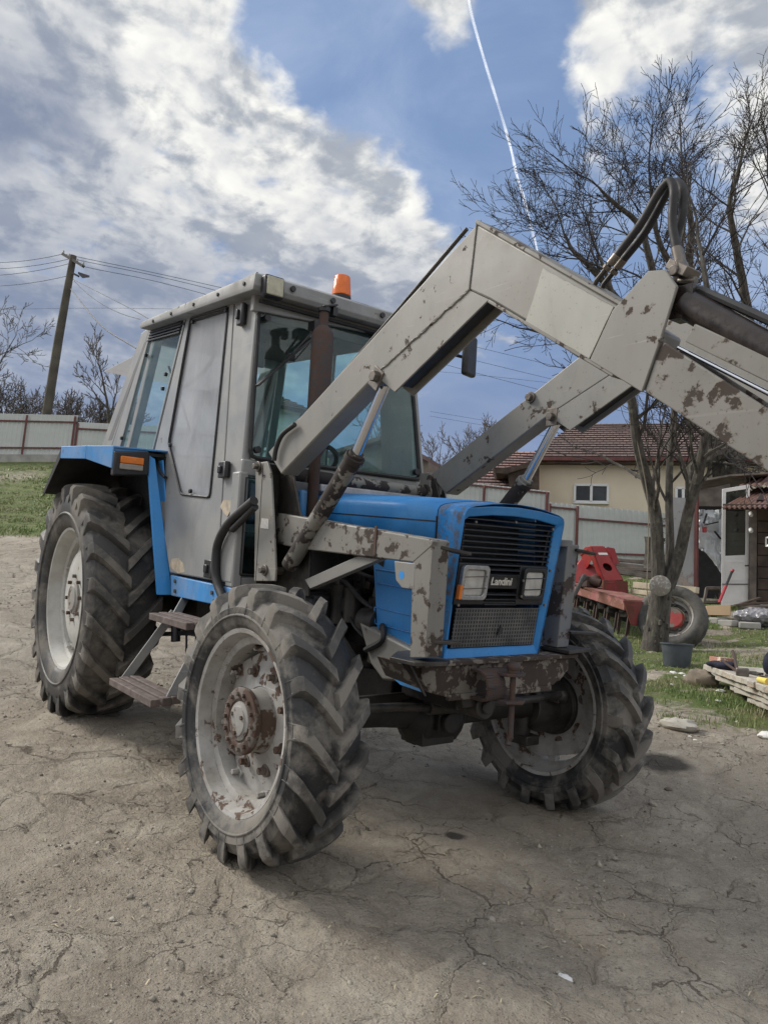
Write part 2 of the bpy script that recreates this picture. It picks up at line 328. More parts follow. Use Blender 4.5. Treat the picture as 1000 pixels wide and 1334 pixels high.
# ================================================================== TRACTOR (all coordinates in its own frame F)
T=thing('tractor','old blue and grey tractor with front loader and orange beacon on the bare yard','tractor')
T.rotation_mode='QUATERNION'; T.rotation_quaternion=_q
V=lambda *a: np.array(a,float)
SN=(0,-1,.0375); SP=(0,-.66,1.0)                    # outer plane of the cab's near side, leaning in towards the roof
def S(px,py,off=0): return onF((0,-.66-off,1.0),SN,px,py)
def mir(p): p=np.array(p,float); return V(p[0],-p[1]-.055*max(p[2]-1,0),p[2])      # same point on the far side
SPLIT={'rim_lug','hub_bolt','wheel_nut','hub_bolt_ring','wheel_nut_ring','window_knob_set','roof_bolt_set','cowl_screw_set','sill_bolt_set','windscreen_knob_set','tower_pin_set','bumper_gusset','loader_arm_end','step_ladder','roof_gutter','engine_fitting_cluster','cylinder_pin'}
def B(name,mb,mt,par=T,bev=.003,**k):
    if name not in SPLIT: return mb.build(name,mt,par,bev,**k)
    nm={'hub_bolt_ring':'hub_bolt','wheel_nut_ring':'wheel_nut','window_knob_set':'window_knob','roof_bolt_set':'roof_bolt','cowl_screw_set':'cowl_screw','sill_bolt_set':'sill_bolt','windscreen_knob_set':'windscreen_knob','tower_pin_set':'tower_bolt'}.get(name,name)
    p=list(range(len(mb.v)))
    def fd(i):
        while p[i]!=i: p[i]=p[p[i]]; i=p[i]
        return i
    for f in mb.f:
        r0=fd(f[0])
        for i in f[1:]: p[fd(i)]=r0
    G_={}
    for i in range(len(mb.v)): G_.setdefault(fd(i),[]).append(i)
    L=[[set(v),np.array([mb.v[i] for i in v])] for v in G_.values()]; out=[]; tol=.004   # pieces that touch stay together
    while L:
        s0,q0=L.pop(0); ch=True
        while ch:
            ch=False
            for j,(s1,q1) in enumerate(L):
                if (q0.min(0)-tol<=q1.max(0)).all() and (q1.min(0)-tol<=q0.max(0)).all(): s0|=s1; q0=np.concatenate([q0,q1]); L.pop(j); ch=True; break
        out.append(s0)
    o=None
    for s0 in out:
        ids=sorted(s0); mp={a:b for b,a in enumerate(ids)}; m=MB(); m.v=[mb.v[i] for i in ids]; m.w=[mb.w[i] for i in ids]; m.f=[tuple(mp[i] for i in f) for f in mb.f if f[0] in s0]
        o=m.build(nm,mt,par,bev,**k)
    return o
# ---- wheels
def wheel(name,M,R,w,r,n,lh,lt,dth,front,side,rub,rimm):
    # tyre
    mb=MB(); prof=[(-.72,r+.004),(-.86,r+.012),(-.95,r+.03),(-1.03,r+.32*(R-r)),(-1.05,r+.5*(R-r)),(-1.0,R-lh-.055),(-.9,R-lh-.022),(-.6,R-lh-.004),(-.3,R-lh),(0,R-lh)]
    prof=prof+[(-a,b) for a,b in prof[-2::-1]]
    mb.lathe([(a*w,b) for a,b in prof],96,rad=lambda t,a:1)
    # moulded ring on the sidewall
    for s in(-1,1):
        mb.lathe([(s*w*1.03,r+.30*(R-r)),(s*w*1.065,r+.32*(R-r)),(s*w*1.065,r+.34*(R-r)),(s*w*1.03,r+.37*(R-r))],96)
    def carc(y):
        a=min(abs(y)/w,1.05); ks=[(0,R-lh),(.6,R-lh-.004),(.9,R-lh-.022),(1.0,R-lh-.055),(1.06,R-lh-.10)]
        for (a0,r0),(a1,r1) in zip(ks,ks[1:]):
            if a<=a1: return r0+(r1-r0)*(a-a0)/(a1-a0)
        return ks[-1][1]
    for s in(-1,1):
        for k in range(n):
            th0=2*math.pi*(k+(.5 if s>0 else 0))/n+rng.normal(0,.004)
            st=[]
            for t,ya,rt,hw in((0,1.02,R-lh-.075,.42),(.0,1.06,R-lh-.035,.56),(.02,1.05,R-.034,.62),(.06,.985,R-.013,.60),(.3,.74,R-.003,.50),(.6,.42,R+.001,.50),(.86,.14,R+.002,.52),(1.0,-.03,R-.001,.54)):
                y=s*w*ya; th=th0+dth*(.45-t**1.12); rb=carc(abs(y))-.008
                if t>.97: rb=R-lh-.006
                f=lambda rr,o,yy=y,tt=th:(rr*math.cos(tt+o/R),yy,rr*math.sin(tt+o/R))
                h=lt*hw; fl=.013 if front else .018
                sk=s*0
                st.append([f(min(rb,rt-.004),-h-fl),f(rt,-h),f(rt,h),f(min(rb,rt-.004),h+fl)])
            vs=[p for q in st for p in q]; fs=[(0,1,2,3)[::-1],tuple(4*(len(st)-1)+i for i in range(4))]
            for i in range(len(st)-1):
                for j in range(3): fs.append((4*i+j,4*i+j+1,4*i+4+j+1,4*i+4+j))
            mb.add(vs,fs,[0,1,1,0]*len(st))
    W=thing_part(name)
    mb.xf(M); ty=B('tyre',mb,rub,W,.009,smooth=50,seg=3)
    # rim: barrel with both flanges
    o=side                                              # outward sign along the axle
    m=MB(); a=w*.80
    pr=[(a,r+.018),(a+.010,r+.010),(a+.006,r-.006),(a-.03,r-.014),(a-.05,r-.020),(a*.55,r-.026),(a*.48,r-.050),(a*.1,r-.056),(-a*.3,r-.050),(-a*.5,r-.028),(-a+.05,r-.020),(-a-.006,r-.006),(-a-.01,r+.010),(-a,r+.018)]
    m.lathe([(o*y,q) for y,q in pr],80)
    m.lathe([(o*y,q+.006) for y,q in pr[::-1]],80); m.xf(M); B('rim',m,rimm,W,0,smooth=50)
    # disc
    m=MB(); dz=(.012 if front else .02); rd=r-.052
    def cut(t,a_): 
        c=max(abs(math.cos(t-q)) for q in (0.4,0.4+math.pi/2)); return min(1,.90/c)
    if front:
        pr=[(dz+.006,.135),(dz+.0,.19),(dz-.018,.24),(dz-.022,rd)]
        m.lathe([(o*y,q) for y,q in pr],96,rad=lambda t,a_:1 if 0 else 1)
        K=len(m.v)
        for i in range(K-96,K):
            x,y,z=m.v[i]; c=cut(math.atan2(z,x),0); m.v[i]=(x*c,y,z*c)
        m2=[(x,y-o*.008,z) for x,y,z in m.v]; f0=list(m.f); m.v+=m2; m.w+=[0]*K; m.f+=[tuple(i+K for i in f) for f in f0]
        m.f+=[(K-96+k,K-96+(k+1)%96,2*K-96+(k+1)%96,2*K-96+k) for k in range(96)]
    else:
        pr=[(.11,.08),(.115,.16),(.118,.24),(.095,.32),(.055,.375),(.05,rd-.01)]
        m.lathe([(o*y,q) for y,q in pr],96); K=len(m.v)
        for i in range(K-96,K):
            x,y,z=m.v[i]; t=math.atan2(z,x); c=1-.045*(.5+.5*math.cos(8*t)); m.v[i]=(x*c,y,z*c)
        m.lathe([(o*(y-.008),q) for y,q in pr],96)
    m.xf(M); B('disc',m,rimm,W,0,smooth=40)
    # lugs joining disc and rim
    m=MB()
    for k in range(8):
        t=2*math.pi*(k+.3)/8; q=(r-.062)
        Rm=Matrix.Rotation(-t,3,'Y')
        zo=0 if front else .06
        m.box((q*math.cos(t),o*(zo-.012),q*math.sin(t)),(.035,.03,.05),Rm)
        m.cyl((q*math.cos(t)*.985,o*zo,q*math.sin(t)*.985),(q*math.cos(t)*.985,o*(zo+.035),q*math.sin(t)*.985),.012,6)
    m.xf(M); B('rim_lug',m,rimm,W,.002)
    # hub
    m=MB()
    if front:
        m.lathe([(o*y,q) for y,q in((-.16,.0),(-.16,.10),(-.10,.14),(-.02,.15),(-.015,.165),(.012,.165),(.016,.128),(.085,.118),(.088,.0))],48)
        m.xf(M); B('hub',m,HUB if side<0 else DARKM,W,.003)
        m=MB(); m.lathe([(o*y,q) for y,q in((.085,.0),(.085,.132),(.108,.134),(.112,.128),(.112,.088),(.106,.084),(.106,.0))],48); m.xf(M); B('hub_flange',m,HUBR,W,.002)
        m=MB(); m.lathe([(o*y,q) for y,q in((.104,.0),(.104,.078),(.112,.076),(.116,.060),(.121,.058),(.124,.03),(.122,0.0))],40); m.xf(M); B('hub_cap',m,HUB,W,.001)
        m=MB()
        for k in range(14):
            t=2*math.pi*k/14; c=(.108*math.cos(t),o*.11,.108*math.sin(t)); m.cyl(c,(c[0],o*.124,c[2]),.0095,6)
        for k in range(3):
            t=2*math.pi*k/3+.5; c=(.045*math.cos(t),o*.12,.045*math.sin(t)); m.cyl(c,(c[0],o*.13,c[2]),.009,6)
        m.xf(M); B('hub_bolt_ring',m,HUBR,W,.001)
        m=MB()
        for k in range(8):
            t=2*math.pi*(k+.5)/8; c=(.20*math.cos(t),o*.0,.20*math.sin(t)); m.cyl(c,(c[0],o*.016,c[2]),.026,14); m.cyl(c,(c[0],o*.045,c[2]),.015,6)
        m.xf(M); B('wheel_nut_ring',m,HUBR,W,.001)
    else:
        m.lathe([(o*y,q) for y,q in((.10,0),(.10,.11),(.128,.11),(.132,.09),(.14,.085),(.142,.05),(.142,0))],48); m.xf(M); B('hub',m,HUB,W,.003)
        m=MB()
        for k in range(8):
            t=2*math.pi*k/8; c=(.150*math.cos(t),o*.112,.150*math.sin(t)); m.cyl(c,(c[0],o*.138,c[2]),.014,6)
        m.xf(M); B('wheel_nut_ring',m,HUBR,W,.001)
    return W
def thing_part(name):
    o=bpy.data.objects.new(name,None); COL.objects.link(o); o.parent=T; o.empty_display_size=.1; return o
PHI,DEL,ZF=-.0410,.0280,.486
def MF(s): return Matrix.Translation((0,0,ZF))@Matrix.Rotation(PHI,4,'X')@Matrix.Translation((0,s*.905,0))@Matrix.Rotation(DEL,4,'Z')
wheel('front_wheel',MF(-1),.552,.140,.357,19,.036,.046,.30,True,-1,RUBF,RIM)
wheel('front_wheel',MF(1)@Matrix.Rotation(.1,4,'Y'),.552,.140,.357,19,.036,.046,.30,True,1,RUBF,RIM)
for s in(-1,1):
    wheel('rear_wheel',Matrix.Translation((-2.685,s*.839,.79))@Matrix.Rotation(.07*s,4,'Y'),.797,.215,.475,21,.046,.062,.30,False,s,RUBR,RIMR)
# ---- chassis, gearbox and engine in the dark under the bonnet
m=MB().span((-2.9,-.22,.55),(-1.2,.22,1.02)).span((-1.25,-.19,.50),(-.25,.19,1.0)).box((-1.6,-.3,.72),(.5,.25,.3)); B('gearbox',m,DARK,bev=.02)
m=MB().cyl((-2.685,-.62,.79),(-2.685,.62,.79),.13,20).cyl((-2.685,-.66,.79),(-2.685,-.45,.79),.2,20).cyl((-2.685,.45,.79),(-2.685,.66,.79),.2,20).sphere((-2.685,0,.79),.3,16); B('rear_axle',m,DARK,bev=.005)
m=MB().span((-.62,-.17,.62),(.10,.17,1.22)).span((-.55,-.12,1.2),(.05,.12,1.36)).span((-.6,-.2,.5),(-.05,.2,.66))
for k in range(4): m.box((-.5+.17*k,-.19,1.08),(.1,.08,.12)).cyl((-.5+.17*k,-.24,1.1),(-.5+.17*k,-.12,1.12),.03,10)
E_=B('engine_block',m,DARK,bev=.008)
m=MB().cyl((-.42,-.27,.86),(-.42,-.27,1.06),.05,18).cyl((-.30,-.28,.88),(-.30,-.28,1.05),.045,18).cyl((-.42,-.27,1.06),(-.42,-.27,1.09),.056,18); B('fuel_filter',m,DARKM,E_)
m=MB().lathe([(-.06,.0),(-.06,.07),(.06,.07),(.065,.02),(.09,.02),(.09,0)],24,M=Matrix.Translation((-.13,-.27,.90))@Matrix.Rotation(1.57,4,'Z')).box((-.13,-.24,.99),(.12,.05,.05)); B('alternator',m,DARKM,E_)
m=MB().cyl((-.30,-.20,1.22),(-.02,-.23,1.20),.085,26)
for k in(-.25,-.16): m.cyl((k,-.205,1.217),(k+.02,-.206,1.215),.092,26)
B('air_cleaner',m,DARKM,bev=.003)
for pth,r in(([(-.5,-.24,1.0),(-.35,-.31,1.08),(-.2,-.3,1.0),(-.1,-.27,.95)],.012),([(-.42,-.27,1.1),(-.38,-.3,1.16),(-.2,-.29,1.12),(-.12,-.22,1.1)],.010),([(-.05,-.28,.85),(.02,-.33,.90),(.05,-.35,.84),(-.06,-.36,.78)],.014),([(-.30,-.30,.92),(-.18,-.33,.86),(-.05,-.3,.8),(.05,-.28,.82)],.008),([(-.6,-.3,.95),(-.45,-.34,.85),(-.3,-.33,.8),(-.2,-.3,.7)],.018)):
    B('engine_hose',MB().tube(smoothpath(pth),r,8),BLACKR,bev=0)
m=MB()
for i in range(26):
    c=(rng.uniform(-.55,.05),-.18-rng.uniform(0,.09),rng.uniform(.68,1.2)); m.box(c,tuple(rng.uniform(.02,.10,3)),Matrix.Rotation(rng.uniform(-.4,.4),3,'Y'))
B('engine_fitting_cluster',m,DARKM,E_,.004)
# fuel tank, battery box in the shade below the cab
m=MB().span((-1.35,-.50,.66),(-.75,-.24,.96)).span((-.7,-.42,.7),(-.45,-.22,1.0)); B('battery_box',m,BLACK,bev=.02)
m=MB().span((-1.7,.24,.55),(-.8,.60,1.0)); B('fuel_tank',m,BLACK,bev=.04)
# ---- front axle and suspension casting
def FA(x,y,z):                                         # point on the swivelling axle
    v=Matrix.Translation((0,0,ZF))@Matrix.Rotation(PHI,4,'X')@Vector((x,y,z)); return V(*v)
m=MB().tube([FA(0,-.80,.0),FA(0,-.55,.0),FA(0,-.30,.0),FA(0,-.10,.01)],[.075,.06,.065,.09],12).tube([FA(0,-.16,-.01),FA(0,-.10,-.02),FA(0,.10,-.02),FA(0,.18,0)],[.07,.135,.135,.07],14).tube([FA(0,.0,.0),FA(0,.55,.0),FA(0,.72,.0)],[.085,.06,.085],12)
m.box(FA(.02,-.02,-.08),(.16,.20,.12)).bar(FA(.03,-.6,.03),FA(.03,-.15,.05),.03,.10).box(FA(.12,-.02,0),(.08,.12,.12)).cyl(FA(.1,-.02,-.02),FA(.19,-.02,-.02),.05,12); A_=B('front_axle',m,DARK,bev=.006)
for s in(-1,1):
    m=MB().tube([FA(0,s*.66,-.16),FA(0,s*.66,.17)],[.05,.05],14).tube([FA(0,s*.66,0),FA(0,s*.80,0)],[.12,.15],20).box(FA(.02,s*.665,.17),(.13,.1,.05)).box(FA(.02,s*.665,-.17),(.13,.1,.05)); B('steering_knuckle',m,DARKM,A_,.006)
m=MB().tube([FA(.20,-.72,.07),FA(.22,-.40,.075),FA(.21,-.12,.06)],.019,10).tube([FA(.21,.10,.06),FA(.22,.5,.08),FA(.19,.74,.09)],.019,10)
m.tube([FA(.21,-.2,.065),FA(.21,.2,.065)],.034,14)
for s in(-1,1): m.sphere(FA(.19,s*.74,.08),.035,10).bar(FA(.19,s*.74,.06),FA(.0,s*.70,.08),.06,.03)
B('steering_rod',m,DARKM,A_,.003)
m=MB().cyl((.17,-.085,.60),(.46,-.085,.60),.055,18).cyl((.46,-.085,.60),(.475,-.085,.60),.03,12).span((.02,-.2,.58),(.4,.03,.7)).prism([(.40,-.24,.76),(.40,.10,.76),(.40,.02,.60),(.40,-.2,.60)],(.04,0,0)); B('axle_pivot',m,DARKM,bev=.006)
m=MB().prism([(-.15,-.345,.90),(.40,-.345,.80),(.40,-.345,.70),(.06,-.345,.66),(-.04,-.345,.72)],(0,.69,0)); B('front_axle_support',m,ARM,bev=.012)
m=MB().prism([(.16,-.352,.775),(.34,-.352,.70),(.34,-.352,.66),(.2,-.352,.665),(.10,-.352,.70)],(0,.006,0)); B('support_plate',m,BLUE_W,bev=.001)
# ---- bumper channel with hitch
m=MB()
f=[(.455,-.455,.788),(.455,.455,.788),(.455,.455,.73),(.45,.36,.665),(.445,-.30,.655),(.445,-.38,.675),(.452,-.455,.735)]
m.prism([V(*p) for p in f],(-.018,0,0)); m.span((.30,-.50,.788),(.475,.50,.806)).span((.437,-.30,.64),(.455,.34,.665))
for s in(-1,1):
    m.prism([(.455,s*.455,.788),(.455,s*.455,.735),(.452,s*.40,.68),(.15,s*.40,.70),(.15,s*.455,.788)],(0,-s*.012,0))
BM=B('bumper',m,BUMP,bev=.003)
m=MB().prism([(.43,-.60,.815),(.57,-.59,.815),(.61,-.46,.815),(.56,-.40,.815),(.30,-.40,.815),(.30,-.46,.815)],(0,0,.016)).prism([(.22,.60,.812),(.47,.60,.812),(.50,.40,.812),(.22,.40,.812)],(0,0,.016)).prism([(.44,-.56,.815),(.50,-.56,.815),(.50,-.47,.68)],(0,.012,0)); B('bumper_gusset',m,DARKM,BM,.002)
# towing fork: a bent plate loop, pin with a ball head
lp=[V(.46,.06,.770),V(.53,.02,.772),V(.585,-.045,.762),V(.60,-.085,.72),V(.595,-.09,.68),V(.575,-.06,.645),V(.56,.02,.630),V(.50,.06,.632),V(.46,.07,.64)]
cen=V(.47,.0,.70); m=MB()
hp=[(.46,.030,.765),(.56,.030,.765),(.60,-.02,.758),(.612,-.075,.735),(.612,-.09,.70),(.60,-.075,.66),(.585,-.02,.636),(.60,.045,.632),(.46,.06,.632)]
m=MB()
SY=-.085
path=smoothpath([V(.47,-.055+SY,.765),V(.53,-.07+SY,.768),V(.57,-.075+SY,.755),V(.585,-.075+SY,.72),V(.585,-.075+SY,.70),V(.57,-.07+SY,.665),V(.53,-.06+SY,.652),V(.47,-.05+SY,.65)],4)
for a,b in zip(path,path[1:]): m.bar(a,b+(b-a)*.15,.012,.10,up=(0,1,0))
m.prism([(.45,-.06+SY,.755),(.62,-.05+SY,.757),(.65,.01+SY,.757),(.62,.06+SY,.757),(.45,.07+SY,.755)],(0,0,.012)).prism([(.45,-.06+SY,.648),(.62,-.05+SY,.646),(.655,.01+SY,.646),(.62,.065+SY,.646),(.45,.07+SY,.648)],(0,0,.012))
HT=B('tow_fork',m,RUST,BM,.003)
m=MB().cyl((.605,SY,.50),(.605,SY,.78),.0125,12).tube([(.605,SY,.51),(.60,SY-.005,.49),(.605,SY-.01,.475)],[.017,.012,.014],10).sphere((.605,SY,.793),.030,14,(1,1,.8)).cyl((.605,SY,.765),(.605,SY,.782),.026,14); B('hitch_pin',m,RUST,HT,.001)
# ---- bonnet
def hood(x,hw,zt,cr,zb,n=9):                           # half section: crown, rounded shoulder, flank
    P=[]
    for i in range(n):
        t=i/(n-1)*math.pi/2; P.append((x,-hw+.075*(1-math.cos(math.pi/2-t)) if 0 else -(hw-.07)-.07*math.cos(t) if 0 else 0,0))
    pts=[(-hw,zb),(-hw,zt-.045)]+[(-(hw-.034)-.034*math.cos(a),zt-.042+.036*math.sin(a)) for a in (R_(25),R_(50),R_(75))]+[(-(hw-.034)*k,zt-.003+cr*(1-k*k)) for k in(.95,.6,.3,0)]
    pts=pts+[(-y,z) for y,z in pts[-2::-1]]; return [V(x,y,z) for y,z in pts]
def loft(mb,secs):
    n=len(secs[0]); o=len(mb.v)
    vs=[p for s_ in secs for p in s_]; fs=[(i*n+k,i*n+k+1,(i+1)*n+k+1,(i+1)*n+k) for i in range(len(secs)-1) for k in range(n-1)]
    return mb.add(vs,fs)
m=MB(); loft(m,[hood(-.80,.312,1.525,.03,1.30),hood(-.35,.312,1.502,.032,1.29),hood(.0,.311,1.484,.032,1.285),hood(.335,.310,1.462,.030,1.28)]); H=B('bonnet',m,BLUE,bev=0)
sol=H.modifiers.new('sheet','SOLIDIFY'); sol.thickness=.004; sol.offset=1
m=MB()
for s in(-1,1): m.prism([(-.80,s*.3178,1.438),(.335,s*.316,1.385),(.335,s*.316,1.379),(-.80,s*.3178,1.431)],(0,-s*.003,0))
for s_,w in ((0,0),): m.prism([(.333,-.3165,1.28),(.338,-.3165,1.28),(.338,-.3165,1.405),(.333,-.3165,1.405)],(0,.003,0)).prism([(.333,.3165,1.28),(.338,.3165,1.28),(.338,.3165,1.405),(.333,.3165,1.405)],(0,-.003,0))
B('bonnet_crease',m,DARK,H,0)
for s in(-1,1):                                        # flank panel with two pressed rectangles
    m=MB()
    o_=[(-.13,1.285),(.345,1.275),(.345,.83),(.24,.80),(-.045,.835)]
    m.prism([(x,s*.306,z) for x,z in o_],(0,-s*.006,0))
    for z0,z1,d in((1.155,1.09,.0),(.975,.90,.01)):
        for a,b in (((-.09+d,z0),(.24,z0-.012)),((.24,z0-.012),(.24,z1-.012)),((.24,z1-.012),(-.08+d,z1)),((-.08+d,z1),(-.09+d,z0))):
            m.bar((a[0],s*.307,a[1]),(b[0],s*.307,b[1]),.007,.006)
    B('side_panel',m,BLUE,bev=.002)
# nose cowl
def fr(z): return .40+(z-.80)*.09/.64                  # x of the sloping grille plane
m=MB(); fo=[]
sec=hood(.341,.312,1.461,.030,.80); sec2=[V(fr(max(p[2],.8))+.004+(.018 if p[2]>1.40 else 0),p[1]*(1 if p[2]>1.2 else 1),p[2]-.012 if p[2]>1.3 else p[2]) for p in sec]
sec2=[V(p[0],p[1]*(.955+.045*min((p[2]-.8)/.6,1)),p[2]) for p in sec2]
loft(m,[sec,sec2])
# front frame around the grille opening
def q(y,z): return V(fr(z)+(.022 if z>1.39 else 0),y,z)
outer=[q(-.296,.80),q(-.312,1.412),q(-.297,1.440),q(-.15,1.457),q(0,1.463),q(.15,1.457),q(.297,1.440),q(.312,1.412),q(.296,.80)]
inner=[q(-.268,.845),q(-.286,1.385),q(-.276,1.405),q(-.14,1.421),q(0,1.426),q(.14,1.421),q(.276,1.405),q(.286,1.385),q(.268,.845)]
for p in inner: p[0]-=.012
m.ring(outer,inner,(-.012,0,0))
C_=B('nose_cowl',m,BLUE,bev=.004,seg=3)
sol=C_.modifiers.new('sheet','SOLIDIFY'); sol.thickness=.0015; sol.offset=0
m=MB().span((.12,-.24,.84),(.30,.24,1.39)); B('radiator',m,BLACK,bev=.003)
m=MB(); 
for i in range(15):                                     # louvres
    z=1.412-i*.0238
    if z<1.21: break
    x=fr(z)-.028; hw=.280
    m.hexa([V(x,-hw,z),V(x+.022,-hw,z-.010),V(x+.022,-hw,z-.016),V(x-.004,-hw,z-.008)],[V(x,hw,z),V(x+.022,hw,z-.010),V(x+.022,hw,z-.016),V(x-.004,hw,z-.008)])
m.span((fr(1.2)-.06,-.27,.85),(fr(1.2)-.055,.27,1.40)) if 0 else None
for s in(-1,1): m.prism([V(fr(1.38)-.02,s*.272,1.38),V(fr(1.38)-.045,s*.272,1.38),V(fr(1.2)-.045,s*.262,1.2),V(fr(1.2)-.02,s*.262,1.2)],(0,-s*.012,0))
GR=B('grille',m,GRILLE,bev=.0015)
def pl_(y0,z0,y1,z1,off,th,mb):                       # plate lying on the grille plane
    return mb.prism([V(fr(z0)+off,y0,z0),V(fr(z0)+off,y1,z0),V(fr(z1)+off,y1,z1),V(fr(z1)+off,y0,z1)],(-th,0,0))
m=MB()
pl_(-.282,1.21,-.108,1.035,.0,.03,m); pl_(.092,1.21,.275,1.035,.0,.03,m)
pl_(-.109,1.05,.093,1.035,-.001,.025,m)
for i in range(8):
    z=1.198-i*.0215
    if 1.105<z<1.165: continue
    m.hexa([V(fr(z)-.016,-.106,z),V(fr(z)+.006,-.106,z-.009),V(fr(z)+.006,-.106,z-.015),V(fr(z)-.018,-.106,z-.009)],[V(fr(z)-.016,.093,z),V(fr(z)+.006,.093,z-.009),V(fr(z)+.006,.093,z-.015),V(fr(z)-.018,.093,z-.009)])
pl_(-.106,1.168,.093,1.105,-.002,.012,m)
LB=B('lamp_panel',m,GRILLE,bev=.003)
# lettering
cu=bpy.data.curves.new('badge_text','FONT'); cu.body='Landini'; cu.size=.047; cu.extrude=.003; cu.offset=.0010; cu.space_character=.97; cu.align_x='CENTER'; cu.align_y='CENTER'; cu.shear=.25; cu.space_word=1
to=bpy.data.objects.new('tmp',cu); COL.objects.link(to); bpy.context.view_layer.update()
me=bpy.data.meshes.new_from_object(to.evaluated_get(bpy.context.evaluated_depsgraph_get())); COL.objects.unlink(to); bpy.data.objects.remove(to)
me.materials.clear(); me.materials.append(BADGE); bo=bpy.data.objects.new('badge',me); COL.objects.link(bo); bo.parent=T
me.transform(Matrix(((0,0,1,fr(1.137)+.001),(1,0,0,-.022),(0,1,0,1.137),(0,0,0,1))))
def rrect(cy,cz,w,h,r,off,n=4):
    P=[]
    for sy,sz,a0 in((1,1,0),(-1,1,90),(-1,-1,180),(1,-1,270)):
        for k in range(n+1):
            a=R_(a0+90*k/n); y=cy+sy*(w/2-r)+r*math.cos(a); z=cz+sz*(h/2-r)+r*math.sin(a); P.append(V(fr(z)+off,y,z))
    return P
for i,cy in enumerate((-.192,.183)):
    w,h=(.122,.114)
    L=MB().prism(rrect(cy,1.130,w,h,.018,.008),(-.02,0,0)).build('headlight',LENS,T,.006)
    m=MB()
    if i==0: m.ring(rrect(cy,1.130,w+.034,h+.034,.022,.020),rrect(cy,1.130,w-.004,h-.004,.016,.020),(-.022,0,0)); B('headlight_bezel',m,plain('silver_bezel',(.36,.37,.38),.35,.6,.2,30),L,.003)
    else: m.ring(rrect(cy,1.130,w+.03,h+.03,.02,.016),rrect(cy,1.130,w-.004,h-.004,.016,.016),(-.02,0,0)); B('headlight_bezel',m,GRILLE,L,.003)
    m=MB()
    for z in(1.158,1.108): m.tube([V(fr(z)+.014,cy-w/2-.012,z-.004),V(fr(z)+.026,cy-w/2+.01,z-.003),V(fr(z)+.026,cy+w/2-.01,z+.001),V(fr(z)+.014,cy+w/2+.012,z)],.0028,6)
    B('headlight_guard',m,BOLT if i==0 else BLACK,L,0)
    if i==0: B('side_marker',MB().prism(rrect(cy-.085,1.09,.016,.06,.004,.03),(-.02,0,0)),AMBER,L,0)
# punched radiator screen
m_,g_=mat('punched_screen_plastic'); gm=g_.map(g_.obj,(60,60,60)); sp=g_.new('SeparateXYZ'); g_.l.new(gm,sp.inputs[0])
fx=g_.math('ABSOLUTE',g_.math('SUBTRACT',g_.math('FRACT',sp.outputs[1]),.5)); fz=g_.math('ABSOLUTE',g_.math('SUBTRACT',g_.math('FRACT',sp.outputs[2]),.5))
hole=g_.math('MULTIPLY',g_.math('LESS_THAN',fx,.25),g_.math('LESS_THAN',fz,.32))
dn=g_.mix(g_.mr(g_.noise(g_.obj,7,7,.65),.35,.7),(.05,.052,.055),(.17,.165,.155)); g_.l.new(g_.mix(hole,dn,(.006,.006,.006)),g_.b.inputs['Base Color'])
g_.b.inputs['Roughness'].default_value=.6; g_.l.new(g_.bump(g_.math('SUBTRACT',1,hole),.8,.004),g_.b.inputs['Normal'])
m=MB(); pl_(-.258,1.02,.258,.85,-.004,.006,m); RS=B('radiator_screen',m,m_,bev=.001)
m=MB().prism([V(fr(.93)+.004,.02,.945),V(fr(.93)+.004,.035,.925),V(fr(.93)+.004,.028,.905),V(fr(.93)+.004,.0,.90),V(fr(.93)+.004,.012,.92)],(-.004,0,0)); B('screen_tear',m,BLACK,RS,0)
m=MB()
for p in((.49,-.235,1.385),(.495,0,1.40),(.49,.25,1.385),(fr(1.2)+.014,.27,1.195),(fr(1.03)+.014,.27,1.035),(fr(1.03)+.014,-.27,1.035),(fr(1.15)+.014,.10,1.145),(fr(1.1)+.014,.10,1.075)): m.cyl(p,(p[0]+.008,p[1],p[2]),.006,8)
m.tube([(.478,.09,1.455),(.49,.09,1.448),(.492,.085,1.438),(.489,.075,1.435)],.004,6); B('cowl_screw_set',m,BOLT,C_,0)
# rear end of the bonnet: scuttle panel, cross tube
m=MB().prism([(-.86,-.36,1.40),(-.80,-.36,1.40),(-.80,-.36,1.60),(-.86,-.36,1.63)],(0,.86,0)).span((-.86,-.33,1.0),(-.81,.33,1.45)); B('scuttle',m,GREY,bev=.01)
m=MB().prism([(-.78,-.28,1.545),(-.66,-.28,1.54),(-.66,-.28,1.58),(-.78,-.28,1.60)],(0,.70,0)); B('scuttle_cover',m,plain('pale_worn_cover',(.40,.40,.41),.5,0,.25,12),bev=.008)
